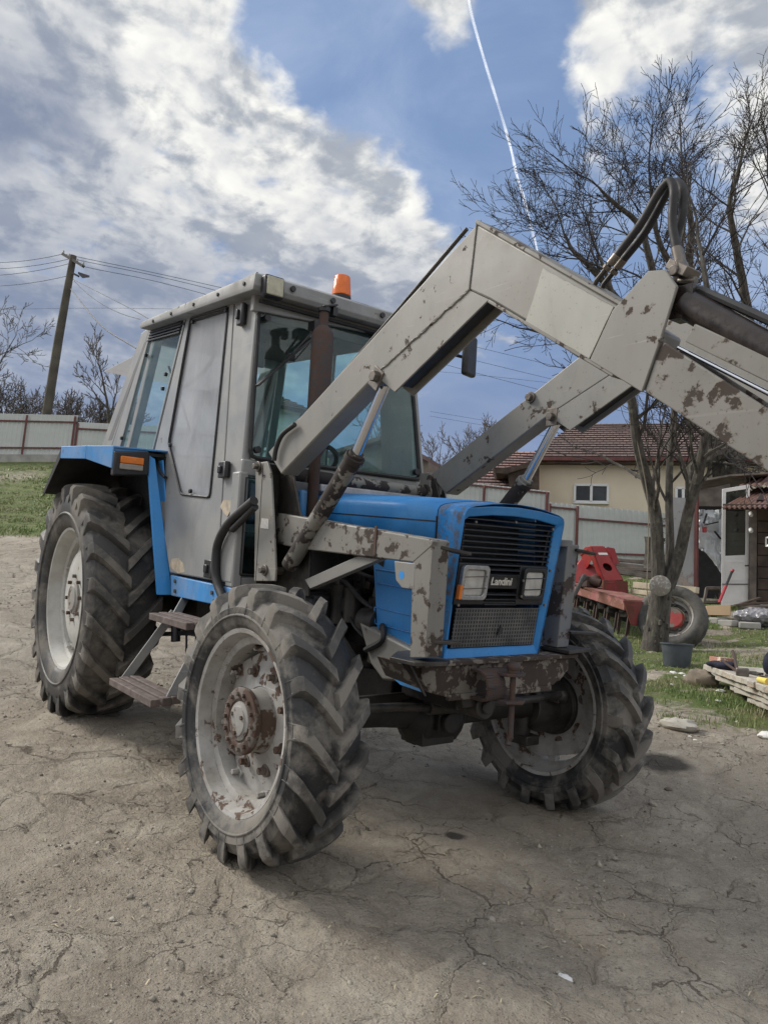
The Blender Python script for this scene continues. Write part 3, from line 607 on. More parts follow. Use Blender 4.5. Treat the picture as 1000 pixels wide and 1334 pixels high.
# ---- cab
dT=(0,.03,0)
door_o=[S(246,407),S(306,388),S(283,757),S(222,746),S(200,596)]
door_i=[S(250,414),S(299,400),S(275,648),S(237,644),S(221,578)]
rw_o=[S(198,427),S(242,411),S(198,591),S(145,583),S(183,441)]; rw_o=[S(196,425),S(243,409),S(198,591),S(145,584)]
rw_i=[S(197.5,428),S(240,414),S(198,586.5),S(156,583)]
FX=-.885
for side in(0,1):
    f=(lambda p:p) if side==0 else (lambda p:mir(p)); sg=1 if side==0 else -1; d=V(0,.03*sg,0)
    L=lambda ps,off=0:[f(p)+V(0,-sg*off,0) for p in ps]
    mb=MB().ring(L(door_o,.004),L(door_i,.004),d); D=B('door',mb,GREY,bev=.006); D0_=D if side==0 else D0_
    B('door_window',MB().prism(L(door_i,-.004),V(0,.006*sg,0)),PERSPEX if side==0 else GLASS,D,0)
    cl=L(door_i,.006)
    # seal with rounded corners
    loop=[]
    n=len(cl)
    for i in range(n):
        a,b,c=cl[i-1],cl[i],cl[(i+1)%n]
        for t in(0,.5,1):
            e=min(.03,.2*np.linalg.norm(a-b)); p0=b+(a-b)/np.linalg.norm(a-b)*e; p2=b+(c-b)/np.linalg.norm(c-b)*e
            loop.append((1-t)**2*p0+2*t*(1-t)*b+t*t*p2)
    loop.append(loop[0]); B('window_seal',MB().tube(loop,.0085,6),BLACKR,D,0)
    if side==0:
        h=MB()
        for px,py in((253,420),(296.5,405),(223.5,580),(250,640)): p=S(px,py,.006); h.cyl(p,p+V(0,-.018,0),.013,14)
        B('window_knob_set',h,BLACK,D,.002)
        h=MB(); pa=[S(204,600,.03),S(206,607,.045),S(209,615,.045),S(214,621,.035),S(216,622,.012)]; h.tube(smoothpath(pa,4),.011,8); p=S(204,600,.0); h.cyl(p,p+V(0,-.035,0),.017,12); B('door_handle',h,BLACK,D,.001)
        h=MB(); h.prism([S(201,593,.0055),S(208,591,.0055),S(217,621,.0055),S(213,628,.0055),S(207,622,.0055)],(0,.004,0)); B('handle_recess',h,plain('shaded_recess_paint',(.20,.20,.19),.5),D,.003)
        for (px,py,w,hh) in((292,612,.085,.09),(315,410,.06,.12),(274,741,.10,.10)):
            p=S(px,py,.02); h=MB().box(p,(w,.035,hh)).cyl(p+V(w*.45,-.005,-hh*.5),p+V(w*.45,-.005,hh*.5),.016,10).box(p+V(-.01,-.02,0),(w*.4,.02,hh*.45)); B('door_hinge',h,BLACK,D,.006)
    # rear quarter window and its frame
    mb=MB().ring(L(rw_o),L(rw_i),d); Q=B('rear_window_frame',mb,GREY,bev=.004)
    B('rear_quarter_window',MB().prism(L(rw_i,-.006),V(0,.006*sg,0)),GLASS,Q,0)
    if side==0:
        v4=[S(197.5,428,.0),S(240,414,.0),S(235.5,434.5,.0),S(192,446.5,.0)]
        v=MB().prism([p+V(0,.004,0) for p in v4],(0,.004,0))
        for i in range(5):
            t=(i+.5)/5; a=v4[0]*(1-t)+v4[3]*t; b=v4[1]*(1-t)+v4[2]*t; v.bar(a+V(0.01,-.004,0),b+V(-.01,-.004,0),.012,.010)
        B('vent_louvre',v,BLACK,Q,.001)
        k=MB()
        for px,py in((192,463),(218,488),(214,506.5),(160.5,571)): p=S(px,py,.0); k.cyl(p,p+V(0,-.02,0),.014,14)
        B('window_knob_set',k,BLACK,Q,.002)
    # rear corner pillar with a darker pressed strip
    mb=MB().prism(L([S(184,434),S(196,425),S(145,584),S(131.5,583.5)],0),V(0,.06*sg,0)); C2=B('rear_pillar',mb,GREY,bev=.008)
    mb=MB().prism(L([S(188.3,446),S(192,443),S(146,573),S(141,574)],.001),V(0,.004*sg,0)); B('pillar_strip',mb,plain('grey_strip',(.12,.12,.12),.6),C2,.001)
    # front corner pillar: side face + front face
    a,b=S(306,388),S(283,757)
    at_=lambda p:f(p)
    yT=S(327,396)[1]; zt=2.60
    base=[f(b),f(V(FX,b[1],b[2])),f(V(FX,b[1]+.065,b[2])),f(V(b[0],b[1]+.065,b[2]))]
    top=[f(a),f(V(FX-.03,a[1],a[2]+.03)),f(V(FX-.03,a[1]+.028,a[2]+.03)),f(V(a[0],a[1]+.028,a[2]))]
    B('front_pillar',MB().hexa(base,top),GREY,bev=.010,seg=4)
    # panel between door foot and sill
# front wall under the windscreen with two quarter lights
m=MB()
m.span((FX-.03,-.64,1.60),(FX+.002,.62,1.69)).span((FX-.03,-.64,1.0),(FX+.002,.62,1.06)).span((FX-.03,-.42,1.0),(FX,.42,1.69))
FWL=B('front_wall',m,GREY,bev=.01)
for s in(-1,1):
    B('quarter_light',MB().span((FX-.02,s*.42,1.06),(FX-.012,s*.62,1.60)),GLASS,FWL,0)
    y0,y1=sorted((s*.42,s*.615)); lp=[V(FX+.004,y0,1.07),V(FX+.004,y1,1.07),V(FX+.004,y1,1.59),V(FX+.004,y0,1.59),V(FX+.004,y0,1.07)]
    B('quarter_light_seal',MB().tube(lp,.009,6),BLACKR,FWL,0)
# windscreen
ws=[V(FX+.004,-.600,1.700),V(FX+.004,.592,1.700),V(FX-.03,.455,2.60),V(FX-.03,-.588,2.52)]
W_=B('windscreen',MB().prism(ws,(-.006,0,0)),GLASS,bev=0)
lp=[]
for i in range(4):
    a,b,c=ws[i-1],ws[i],ws[(i+1)%4]
    for t in(0,.5,1):
        p0=b+(a-b)/np.linalg.norm(a-b)*.04; p2=b+(c-b)/np.linalg.norm(c-b)*.04; lp.append((1-t)**2*p0+2*t*(1-t)*b+t*t*p2+V(.002,0,0))
B('windscreen_seal',MB().tube(lp+[lp[0]],.0125,8),BLACKR,W_,0)
k=MB()
for p in(V(FX,-.565,1.745),V(FX,.548,1.745),V(FX-.025,-.545,2.475)): k.cyl(p,p+V(.03,0,0),.019,16)
B('windscreen_knob_set',k,BLACK,W_,.002)
# header above windscreen, far pillar filler
m=MB().hexa([V(FX-.05,-.63,2.50),V(FX-.01,-.63,2.50),V(FX-.01,.50,2.575),V(FX-.05,.50,2.575)],[V(FX-.05,-.63,2.60),V(FX-.01,-.63,2.60),V(FX-.01,.50,2.63),V(FX-.05,.50,2.63)])
m.hexa([V(FX-.05,.592,1.66),V(FX+.0,.592,1.66),V(FX+.0,.64,1.66),V(FX-.05,.64,1.66)],[V(FX-.08,.452,2.60),V(FX-.03,.452,2.60),V(FX-.03,.50,2.60),V(FX-.08,.50,2.60)])
B('windscreen_frame',m,GREY,bev=.006)
# wiper
w0=V(FX+.06,-.285,2.455); w1=onF((FX+.03,0,0),(1,0,0),333,503); mid=onF((FX+.035,0,0),(1,0,0),378,466)
m=MB().tube([w0,mid],.0075,6).tube([w0+V(.01,.02,-.02),mid+V(.01,.02,-.015)],.004,6).box(mid,(.02,.05,.03)); 
bl=onF((FX+.045,0,0),(1,0,0),422,427); w1=w1+V(.02,0,0); m.bar(w1,bl,.012,.034,up=(1,0,0)).box(w0+V(0,.02,.02),(.07,.08,.05)); B('wiper',m,BLACK,bev=.001)
# roof
def rf(xf,xr,yf,yr,zf_,zr_): return [V(xf,-yf,zf_),V(xf,yf-.09,zf_),V(xr,yr-.09,zr_),V(xr,-yr,zr_)]
m=MB(); secs=[rf(-.80,-2.60,.685,.665,2.575,2.735),rf(-.785,-2.62,.69,.67,2.60,2.753),rf(-.795,-2.61,.68,.662,2.665,2.785),rf(-.90,-2.5,.57,.56,2.715,2.81)]
vs=[p for s_ in secs for p in s_]; fs=[(3,2,1,0),(12,13,14,15)]+[(i*4+k,i*4+(k+1)%4,(i+1)*4+(k+1)%4,(i+1)*4+k) for i in range(3) for k in range(4)]
m.add(vs,fs); RO=B('roof',m,ROOFM,bev=.005,seg=2)
m=MB()
for t in(.06,.25,.45,.66,.85):
    p=V(-.80-1.8*t,-.684+.018*t,2.625+.125*t); m.cyl(p,p+V(0,-.012,0),.011,10)
for y in(-.46,-.2,.15,.4): m.cyl((-.785,y,2.632),(-.772,y,2.632),.016,12)
m.tube([V(-2.35,-.56,2.79),V(-2.36,-.56,2.83),V(-2.42,-.56,2.835),V(-2.44,-.56,2.80)],.01,8); m.cyl((-.9,-.62,2.68),(-.9,-.62,2.71),.008,8); B('roof_bolt_set',m,BLACK,RO,.001)
m=MB().hexa([V(-.86,-.6,2.545),V(-.86,.45,2.545),V(-2.55,.5,2.70),V(-2.55,-.6,2.70)],[V(-.86,-.6,2.56),V(-.86,.45,2.56),V(-2.55,.5,2.715),V(-2.55,-.6,2.715)]); B('headliner',m,LINER,RO,0)
m=MB().hexa([V(-.93,-.55,2.47),V(-.93,.42,2.47),V(-1.25,.42,2.53),V(-1.25,-.55,2.53)],[V(-.92,-.55,2.545),V(-.92,.42,2.545),V(-1.25,.42,2.57),V(-1.25,-.55,2.57)]); B('roof_console',m,LINER,RO,.01)
# gutter under the roof edge
m=MB().bar(V(-.84,-.585,2.615),V(-2.55,-.57,2.765),.03,.05).bar(V(-.9,.50,2.60),V(-2.55,.50,2.74),.03,.05); B('roof_gutter',m,GREY,RO,.004)
# beacon
m=MB().lathe([(0,.0),(0,.058),(.024,.060),(.032,.052),(.032,0)],24,M=Matrix.Translation((-1.0,-.005,2.728))@Matrix.Rotation(R_(90),4,'X')); BC=B('beacon',m,BLACK,bev=.001)
m=MB().lathe([(.030,.052),(.034,.058),(.06,.056),(.145,.048),(.153,.042),(.156,0)],28,M=Matrix.Translation((-1.0,-.005,2.728))@Matrix.Rotation(R_(90),4,'X')); B('beacon_lens',m,ORANGE,BC,0)
# work lamp at the roof corner
m=MB().box((-.765,-.592,2.60),(.06,.118,.118)); WL=B('work_light',m,BLACK,bev=.014,seg=3)
B('work_light_lens',MB().box((-.733,-.592,2.60),(.01,.098,.098)),LENSY,WL,.008)
for pts in (((291,651),(301,652),(302,662),(296,673),(291,668),(287,660)),((221,738),(224,728),(232,727),(239,734),(241,745),(232,747))):
    B('filler_patch',MB().prism([S(px,py,.0052) for px,py in pts],(0,.001,0)),plain('tan_filler_%d'%pts[0][0],(.40,.34,.26),.8,0,.3,25),D0_,0)
# blue sill, fender
m=MB().prism([S(222,749,.0),S(283,762,.0),S(284,789,.0),S(223,776,.0)],(0,.03,0)).prism([V(-.995,-.655,1.0),V(FX,-.655,1.0),V(FX,-.655,.90),V(-.995,-.655,.90)],(0,.03,0)); SL=B('sill',m,BLUE_W,bev=.006)
m=MB()
for px,py in((229,757),(229,770),(277,772),(280,783)): p=S(px,py,0); m.cyl(p,p+V(0,-.01,0),.012,8)
B('sill_bolt_set',m,BOLT,SL,0)
m=MB().span((-.97,-.655,1.0),(FX+.01,-.60,1.62)) ; B('cab_corner_panel',m,GREY,bev=.01)
for s in(-1,1):
    A=lambda x,y,z:V(x,s*y,z)
    def pr(pts,vec): return MB().prism([A(*p) for p in pts],V(vec[0],s*vec[1],vec[2]))
    m=pr([(-2.0,.765,1.775),(-1.985,.712,1.745),(-1.80,.605,.885),(-1.815,.70,.885)],(-.02,0,0))       # front strip
    m.prism([A(-1.985,.665,1.745),A(-1.80,.605,.885),A(-1.9,.605,.885),A(-2.1,.665,1.745)],V(0,-s*.01,0))
    FN=B('fender',m,BLUE,bev=.006)
    # top plate, blue edge band and the rear slope over the tyre
    K=[(-1.985,.985,1.785),(-2.30,1.06,1.80),(-2.65,1.13,1.812),(-3.05,1.13,1.53)] if s<0 else [(-1.985,.93,1.785),(-2.30,.95,1.80),(-2.65,.97,1.80),(-3.05,.97,1.53)]
    m=MB()
    for (x0,y0,z0),(x1,y1,z1) in zip(K[:2],K[1:3]): m.hexa([A(x0,.62,z0+.012),A(x0,y0,z0),A(x1,y1,z1),A(x1,.62,z1+.012)],[A(x0,.62,z0+.024),A(x0,y0,z0+.012),A(x1,y1,z1+.012),A(x1,.62,z1+.024)])
    for (x0,y0,z0),(x1,y1,z1),h0,h1 in ((K[0],K[1],.13,.075),(K[1],K[2],.075,.07)):
        m.hexa([A(x0,y0-.01,z0-h0),A(x0,y0,z0-h0),A(x0,y0,z0+.01),A(x0,y0-.01,z0+.01)],[A(x1,y1-.01,z1-h1),A(x1,y1,z1-h1),A(x1,y1,z1+.01),A(x1,y1-.01,z1+.01)])
    m.prism([A(-1.995,.985,1.790),A(-1.995,.76,1.802),A(-1.995,.76,1.775),A(-1.995,.985,1.765)],V(-.05,0,0))
    B('fender_top',m,BLUE_W,FN,.004)
    (x0,y0,z0),(x1,y1,z1)=K[2],K[3]
    m=MB().hexa([A(x0,.62,z0),A(x0,y0,z0-.0),A(x1,y1,z1),A(x1,.62,z1)],[A(x0-.02,.62,z0-.02),A(x0-.02,y0,z0-.02),A(x1-.02,y1,z1-.02),A(x1-.02,.62,z1-.02)]).hexa([A(x0,y0-.008,z0-.07),A(x0,y0,z0-.07),A(x0,y0,z0),A(x0,y0-.008,z0)],[A(x1,y1-.008,z1-.04),A(x1,y1,z1-.04),A(x1,y1,z1),A(x1,y1-.008,z1)])
    B('fender_rear_slope',m,DARK,FN,.002)
    m=MB().hexa([A(-2.02,.64,1.765),A(-2.02,.975,1.76),A(-2.64,1.11,1.79),A(-2.64,.64,1.79)],[A(-2.02,.64,1.785),A(-2.02,.975,1.775),A(-2.64,1.11,1.80),A(-2.64,.64,1.80)]).span((-2.9,s*.60,.8),(-2.0,s*.64,1.77)); B('fender_liner',m,BLACKR,FN,0)
    m=MB().hexa([A(-2.02,.76,1.635),A(-1.955,.755,1.63),A(-1.955,.98,1.61),A(-2.02,.98,1.61)],[A(-2.02,.76,1.785),A(-1.965,.755,1.785),A(-1.965,.98,1.765),A(-2.02,.98,1.765)]); IN=B('indicator',m,BLACK,bev=.012,seg=3)
    B('indicator_lens',MB().box(A(-1.955,.87,1.715),(.022,.145,.045)),AMBER,IN,.006)
    B('clear_lens',MB().box(A(-1.955,.872,1.673),(.022,.145,.036)),LENSG,IN,.006)
# rear wall and open rear window
m=MB().span((-2.92,-.6,1.0),(-2.86,.55,1.80)).bar(V(-2.86,-.60,1.8),V(-2.52,-.56,2.70),.06,.06).bar(V(-2.86,.56,1.8),V(-2.52,.46,2.70),.06,.06).bar(V(-2.56,-.58,2.68),V(-2.56,.5,2.68),.06,.08); B('rear_wall',m,GREY,bev=.008)
k0=onF((0,-.5,0),(0,1,0),139,485)
m=MB().prism([V(-2.58,-.52,2.66),V(-2.58,.44,2.66),V(k0[0],.44,k0[2]),V(k0[0],-.52,k0[2])],(0,0,.008)); RWN=B('open_rear_window',m,PERSW,bev=0)
m=MB().tube([V(-2.6,-.2,1.95),V(-2.9,-.2,2.30),(V(-2.58,-.2,2.66)+V(k0[0],-.2,k0[2]))/2],.009,8); B('gas_strut',m,BLACK,RWN,0)
# cab floor, seat, dash, steering wheel, interior
m=MB().span((-2.86,-.62,.98),(-.9,.60,1.02)); B('cab_floor',m,LINER,bev=0)
m=MB().span((-2.35,-.24,1.18),(-1.85,.24,1.32)).prism([(-2.4,-.23,1.38),(-2.25,-.23,1.38),(-2.36,-.23,1.72),(-2.45,-.23,1.72)],(0,.46,0)).span((-2.3,-.15,1.0),(-1.95,.15,1.26)); B('seat',m,BLACKR,bev=.04,seg=3)
m=MB().prism([(-.92,-.25,1.0),(-1.15,-.25,1.0),(-1.18,-.25,1.60),(-.92,-.25,1.68)],(0,.5,0)); B('dashboard',m,LINER,bev=.03)
m=MB(); cs=V(-1.32,-.0,1.76); ts=[]
for i in range(33):
    a=2*math.pi*i/32; ts.append(cs+V(.20*math.cos(a)*.85,.215*math.sin(a),.20*math.cos(a)*.55))
m.tube(ts,.016,8); SWl=B('steering_wheel',m,BLACKR,bev=0)
m=MB()
for a in(0,2.1,4.2): m.bar(cs+V(0,0,-.04),cs+V(.2*math.cos(a)*.85,.215*math.sin(a),.2*math.cos(a)*.55),.02,.012)
m.cyl(cs+V(.25,0,-.3),cs+V(0,0,-.02),.022,10); B('steering_column',m,BLACKR,SWl,0)
m=MB().box((-1.02,-.52,2.30),(.02,.07,.14)).tube([(-.95,-.56,2.48),(-1.02,-.52,2.36)],.006,6); B('interior_mirror',m,BLACK,bev=.006)
# door grab frame seen through the glass
m=MB().tube(smoothpath([V(-2.45,-.45,2.28),V(-2.1,-.45,2.32),V(-1.9,-.42,2.42),V(-1.86,-.4,2.6)],5),.014,8); B('grab_rail',m,DARK,bev=0)
# outside mirror on the far side
m=MB().tube(smoothpath([V(-.84,.5,2.53),V(-.8,.66,2.52),V(-.74,.80,2.50)],4),.011,8); MR=B('mirror_arm',m,BLACK,bev=0)
c_=ax('y',.78,611,464); B('mirror',MB().box(c_,(.045,.125,.26),Matrix.Rotation(.25,3,'Z')),BLACK,MR,.018,seg=3)
# exhaust
ex=(-.65,-.333)
m=MB(); n0=[(1.35,.030),(1.72,.030),(1.74,.040),(1.78,.059),(2.38,.059),(2.405,.050),(2.43,.026),(2.515,.024)]
m.tube([V(ex[0],ex[1],z) for z,r in n0],[r for z,r in n0],22); EX=B('exhaust',m,RUST,bev=.001)
m=MB().tube([V(ex[0],ex[1],2.505),V(ex[0],ex[1],2.53)],.034,18).box((ex[0],ex[1]+.02,2.54),(.07,.09,.01),Matrix.Rotation(.3,3,'X')).box((ex[0],ex[1]+.06,2.52),(.04,.03,.05)); B('rain_cap',m,BLACK,EX,.002)
# steps: two wooden treads on flat-iron stringers
ladder=lambda px,py,yy:ax('y',yy,px,py)
m=MB()
m.bar((-1.55,-.62,.90),(-1.40,-.74,.80),.05,.010,up=(1,0,0)).bar((-1.42,-.74,.82),(-1.50,-.98,.42),.05,.010,up=(1,0,0))
m.bar((-.93,-.72,.86),(-.86,-.98,.40),.05,.010,up=(1,0,0)).bar((-.93,-.5,.88),(-.93,-.72,.86),.05,.01,up=(1,0,0)); ST=B('step_ladder',m,GREY,bev=.002)
for y,z,x0,x1 in((-.80,.795,-1.44,-.92),(-.99,.435,-1.46,-.83)):
    m=MB()
    for k in range(3): m.box(((x0+x1)/2,y+.055*(k-1),z+.004*k),(x1-x0,.047,.038),Matrix.Rotation(rng.normal(0,.01),3,'Z'))
    B('step_tread',m,WOODST,ST,.004)
m=MB().bar(ladder(214,826,-.5),ladder(262,824,-.5),.03,.03).tube([ladder(229,815,-.52),ladder(229,836,-.52)],.03,12).tube([ladder(243,826,-.5),ladder(243,853,-.5)],.008,6); B('linkage_rod',m,BLACK,bev=.003)
# ---- loader: towers, frame, arms, cylinders
def Yp(y): return lambda px,py: ax('y',y,px,py)
NA=Yp(-.60)
def both(pts): return pts
arm_pts_l=[NA(349,589),NA(621,291),NA(637,390),NA(514,511),NA(489,489),NA(366,618)]
a_lo=[V(p[0],0,p[2]) for p in arm_pts_l]
el_t,el_b=a_lo[1],a_lo[2]
def at_y(pts,y): return [V(p[0],y,p[2]) for p in pts]
for s in(-1,1):
    yo=.60*s; yi=.50*s; dv=V(0,-s*.10,0)
    P_=at_y(a_lo,yo)
    main=[P_[0],P_[1],P_[2]]
    # inner box beam and outer channel plate (open underneath, dark inside)
    seam_e=V(.770,yo,2.195); lowm=V(P_[4][0],yo,P_[4][2])
    box=[P_[0],P_[1],V(NA(611,378)[0],yo,NA(611,378)[2]),lowm,P_[5]]
    AR=B('loader_arm',MB().prism(box,dv),ARM,bev=.008)
    t_=.008
    for yy in (yo+s*.001,yi+s*.007):
        mm=MB().prism([V(p[0],yy,p[2]) for p in (box[2],P_[2],P_[3],V(NA(489,489)[0],0,NA(489,489)[2]))],V(0,-s*t_,0)); B('arm_channel_plate',mm,ARM,AR,.002)
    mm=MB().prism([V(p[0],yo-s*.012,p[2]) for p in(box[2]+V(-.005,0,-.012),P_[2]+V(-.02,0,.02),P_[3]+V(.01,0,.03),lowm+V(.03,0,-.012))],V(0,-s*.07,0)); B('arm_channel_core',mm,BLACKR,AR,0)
    # weld bead along the seam and the elbow
    w=MB(); A1,A2=lowm,box[2]; K=40; pts=[A1*(1-i/K)+A2*(i/K)+V(0,s*.002,rng.normal(0,.002)) for i in range(K+1)]; w.tube(pts,[.0035+.0015*rng.random() for _ in pts],5)
    w.tube([V(box[2][0],yo+s*.002,box[2][2])+(V(P_[1][0],yo+s*.002,P_[1][2])-V(box[2][0],yo+s*.002,box[2][2]))*i/12+V(0,0,0) for i in range(13)],.004,5); B('weld_bead',w,ARM,AR,0)
    # forearm
    F1=NA(866,425); F2=NA(838,509); far=[NA(1062,572),NA(1062,651)]
    fore=[P_[1],V(NA(815,402)[0],yo,NA(815,402)[2]),V(NA(862,432)[0],yo,NA(862,432)[2]),V(F2[0],yo,F2[2]),V(NA(800,487)[0],yo,NA(800,487)[2]),P_[2],V(box[2][0],yo,box[2][2])]
    FO=B('loader_forearm',MB().prism([p+V(0,s*.0015,0) for p in fore],dv-V(0,s*.003,0)),ARM,bev=.008)
    lip=MB().bar(V(fore[0][0],yo-s*.05,fore[0][2]+.006),V(fore[1][0],yo-s*.05,fore[1][2]+.006),.115,.014).bar(V(box[2][0],yo-s*.05,P_[2][2]-.004)*0+V(P_[2][0],yo-s*.05,P_[2][2]-.006),V(fore[4][0],yo-s*.05,fore[4][2]-.006),.115,.012); B('forearm_flange',lip,ARMCH,FO,.003)
    x0,x1=NA(694,360),NA(672,405); B('forearm_joint_plate',MB().prism([V(NA(708,350)[0],yo+s*.002,NA(708,350)[2]),V(NA(800,400)[0],yo+s*.002,NA(800,400)[2]),V(NA(768,468)[0],yo+s*.002,NA(768,468)[2]),V(NA(685,420)[0],yo+s*.002,NA(685,420)[2])],(0,s*.003,0)),painted('pale_patch_paint',(.33,.33,.29),amt=.72,dust=.2),FO,.001) if s<0 else None
    # bracket and end section
    pb=[NA(770,470),NA(800,405),NA(846,354),NA(868,352),NA(884,374),NA(862,444),NA(838,512)]
    BR=B('forearm_bracket',MB().prism([V(p[0],yo+s*.010,p[2]) for p in pb],V(0,-s*.010,0)),ARM,bev=.003)
    B('bracket_tube',MB().prism([V(p[0],yo+s*.004,p[2]) for p in (NA(848,354),NA(872,362),NA(868,392),NA(845,382))],V(0,-s*.12,0)),DARKM,BR,.004)
    ew=[NA(862,444),NA(1062,572),NA(1062,655),NA(840,510)]
    B('loader_arm_end',MB().prism([V(p[0],yo+s*.004,p[2]) for p in ew],V(0,-s*.012,0)).prism([V(p[0],yi,p[2]) for p in ew],V(0,s*.012,0)).prism([V(p[0],yo+s*.0,p[2]+.012) for p in(ew[3],ew[2])]+[V(p[0],yo,p[2]) for p in(ew[2],ew[3])],V(0,-s*.10,0)),ARMCH,bev=.004)
    # tilt cylinder and linkage bars above it
    yc=yo-s*.05
    c0,c1=NA(880,390),NA(1062,492); TC=B('tilt_cylinder',MB().cyl((c0[0],yc,c0[2]),(c1[0],yc,c1[2]),.042,24).box((c0[0],yc,c0[2]),(.07,.06,.09)),TILTM,bev=.003)
    B('tilt_cylinder_pipe',MB().tube([V(NA(880,372)[0],yc,NA(880,372)[2]),V(NA(900,372)[0],yc,NA(900,372)[2]),V(NA(1062,445)[0],yc,NA(1062,445)[2])],.012,8),BLACKR,TC,0)
    g0,g1=NA(895,432),NA(1062,512); B('linkage_bar',MB().bar((g0[0],yo-s*.02,g0[2]),(g1[0],yo-s*.02,g1[2]),.02,.052),ARMCH,bev=.003)
    g0,g1=NA(875,450),NA(1062,545); B('tilt_rod',MB().cyl((g0[0],yo-s*.03,g0[2]),(g1[0],yo-s*.03,g1[2]),.0065,12),CHROME,bev=0)
    # tower: outer and inner plates with a web
    y1=yo; tw=[NA(333,603),NA(348,601),NA(353,616),NA(359,741),NA(358,757),NA(331,757)]
    TW=B('loader_tower',MB().prism([V(p[0],yo,p[2]) for p in tw],V(0,-s*.012,0)),ARM,bev=.003)
    ip=[V(-.74,0,1.68),V(-.62,0,1.69),V(-.50,0,1.42),V(-.38,0,1.28),V(-.36,0,1.0),V(-.72,0,1.0)]
    B('tower_inner_plate',MB().prism([V(p[0],yi,p[2]) for p in ip],V(0,-s*.012,0)).span((-.73,yi,1.0),(-.715,yo,1.66)),DARKM,TW,.003)
    b=MB()
    for px,py in((337.5,608),(346,743)):
        p=NA(px,py); b.cyl((p[0],yo+s*.001,p[2]),(p[0],yo+s*.012,p[2]),.028,16).cyl((p[0],yo+s*.01,p[2]),(p[0],yo+s*.035,p[2]),.017,6)
        b.cyl((p[0],yo,p[2]),(p[0],yi,p[2]),.02,12)
    B('tower_pin_set',b,BOLT,TW,.002)
    # side frame beam
    ys=.545*s
    N2=Yp(-.545) ; bp=[N2(360,668),N2(426,679),N2(563,703),N2(563,711),N2(538,733),N2(400,716),N2(355,708)]
    if s>0: bp=[V(min(p[0],.40),0,p[2]) for p in bp]
    FRM=B('side_frame',MB().prism([V(p[0],ys,p[2]) for p in bp],V(0,-s*.09,0)),ARMCH,bev=.006)
    q0=N2(489,704); B('frame_splice',MB().box((q0[0],ys+s*.001,q0[2]-.002),(.016,.006,.125)),RUST,FRM,.001)
    dg=[N2(392,755),N2(461,724),N2(490,728),N2(399,767)]
    B('frame_brace',MB().prism([V(p[0],ys-s*.02,p[2]) for p in dg],V(0,-s*.04,0)),ARM,FRM,.003)
    # front post
    if s<0:
        ps=[(.44,-.545,1.355),(.555,-.545,1.33),(.553,-.53,.83),(.465,-.53,.83)]
        pp=MB().prism([V(*p) for p in[tuple(N2(*p)+V(0,-.002,0)) for p in ((538,733),(563.5,711),(564,706),(554,856),(534.5,856))]],V(0,.085,0)); PM=ARMCH
        lug=[N2(514,731),N2(541,734),N2(540,768),N2(524,766),N2(516,756)]
        B('lug_plate',MB().prism([V(p[0],-.548,p[2]) for p in lug],V(0,.01,0)),ARM,FRM,.003)
        hc=N2(523.5,749); B('lug_hole',MB().cyl((hc[0],-.5485,hc[2]),(hc[0],-.547,hc[2]),.017,18),BLUE,FRM,0)
        ears=[((.56,-.50,1.27),(.585,-.36,1.25)),((.55,-.50,.905),(.59,-.39,.90))]
    else:
        pp=MB().prism([V(*p) for p in[(.33,.53,1.31),(.43,.53,1.325),(.415,.50,.83),(.32,.50,.83)]],V(0,-.085,0)).cyl((.38,.46,1.31),(.38,.46,1.345),.05,16); PM=POSTR
        ears=[((.42,.50,1.30),(.46,.60,1.285)),((.41,.50,.90),(.47,.62,.90))]
    PO=B('frame_post',pp,PM,FRM,.005)
    for a,b_ in ears: B('post_ear',MB().bar(a,b_,.06,.014),DARKM,FRM,.003)
    # lift cylinder
    yc=-.55 if s<0 else .555; N3=Yp(-.55)
    a,b_,c=N3(377,737),N3(462,596),N3(505,494)
    A_0,B_0,C_0=[V(p[0],yc,p[2]) for p in(a,b_,c)]
    LC=B('lift_cylinder',MB().tube([A_0,B_0],.041,28).tube([B_0-(B_0-A_0)*.03,B_0+(B_0-A_0)*.012],.047,28).tube([B_0-(B_0-A_0)*.01,B_0+(B_0-A_0)*.035],.036,24),CYL,bev=.003)
    B('cylinder_rod',MB().cyl(B_0,C_0,.0235,24),CHROME,LC,0)
    hx=MB(); hx.tube([C_0+V(0,-.055*s*-1,0)*0+V(0,s*.052,0),C_0+V(0,s*.085,0)],.024,6).cyl(C_0+V(0,-.045,0),C_0+V(0,.045,0),.034,16).box(C_0+V(-.01,s*.052,-.005),(.075,.012,.085),Matrix.Rotation(.6,3,'Y'))
    if s>0: hx.tube([C_0+V(0,-.05,0),C_0+V(0,-.082,0)],.022,6).box(C_0+V(0,-.054,0),(.07,.010,.09)).tube([V(.10,.498,2.085),V(.10,.47,2.085)],.02,6).cyl((.1,.499,2.085),(.1,.488,2.085),.03,14)
    B('cylinder_pin',hx,BOLT,LC,.002)
    if s>0: B('cylinder_hook',MB().tube(smoothpath([A_0*.55+B_0*.45+V(-.04,0,.03),A_0*.5+B_0*.5+V(-.07,0,.075),A_0*.42+B_0*.58+V(-.05,0,.08),A_0*.42+B_0*.58+V(-.03,0,.03)],4),.008,6),BLACK,LC,0)
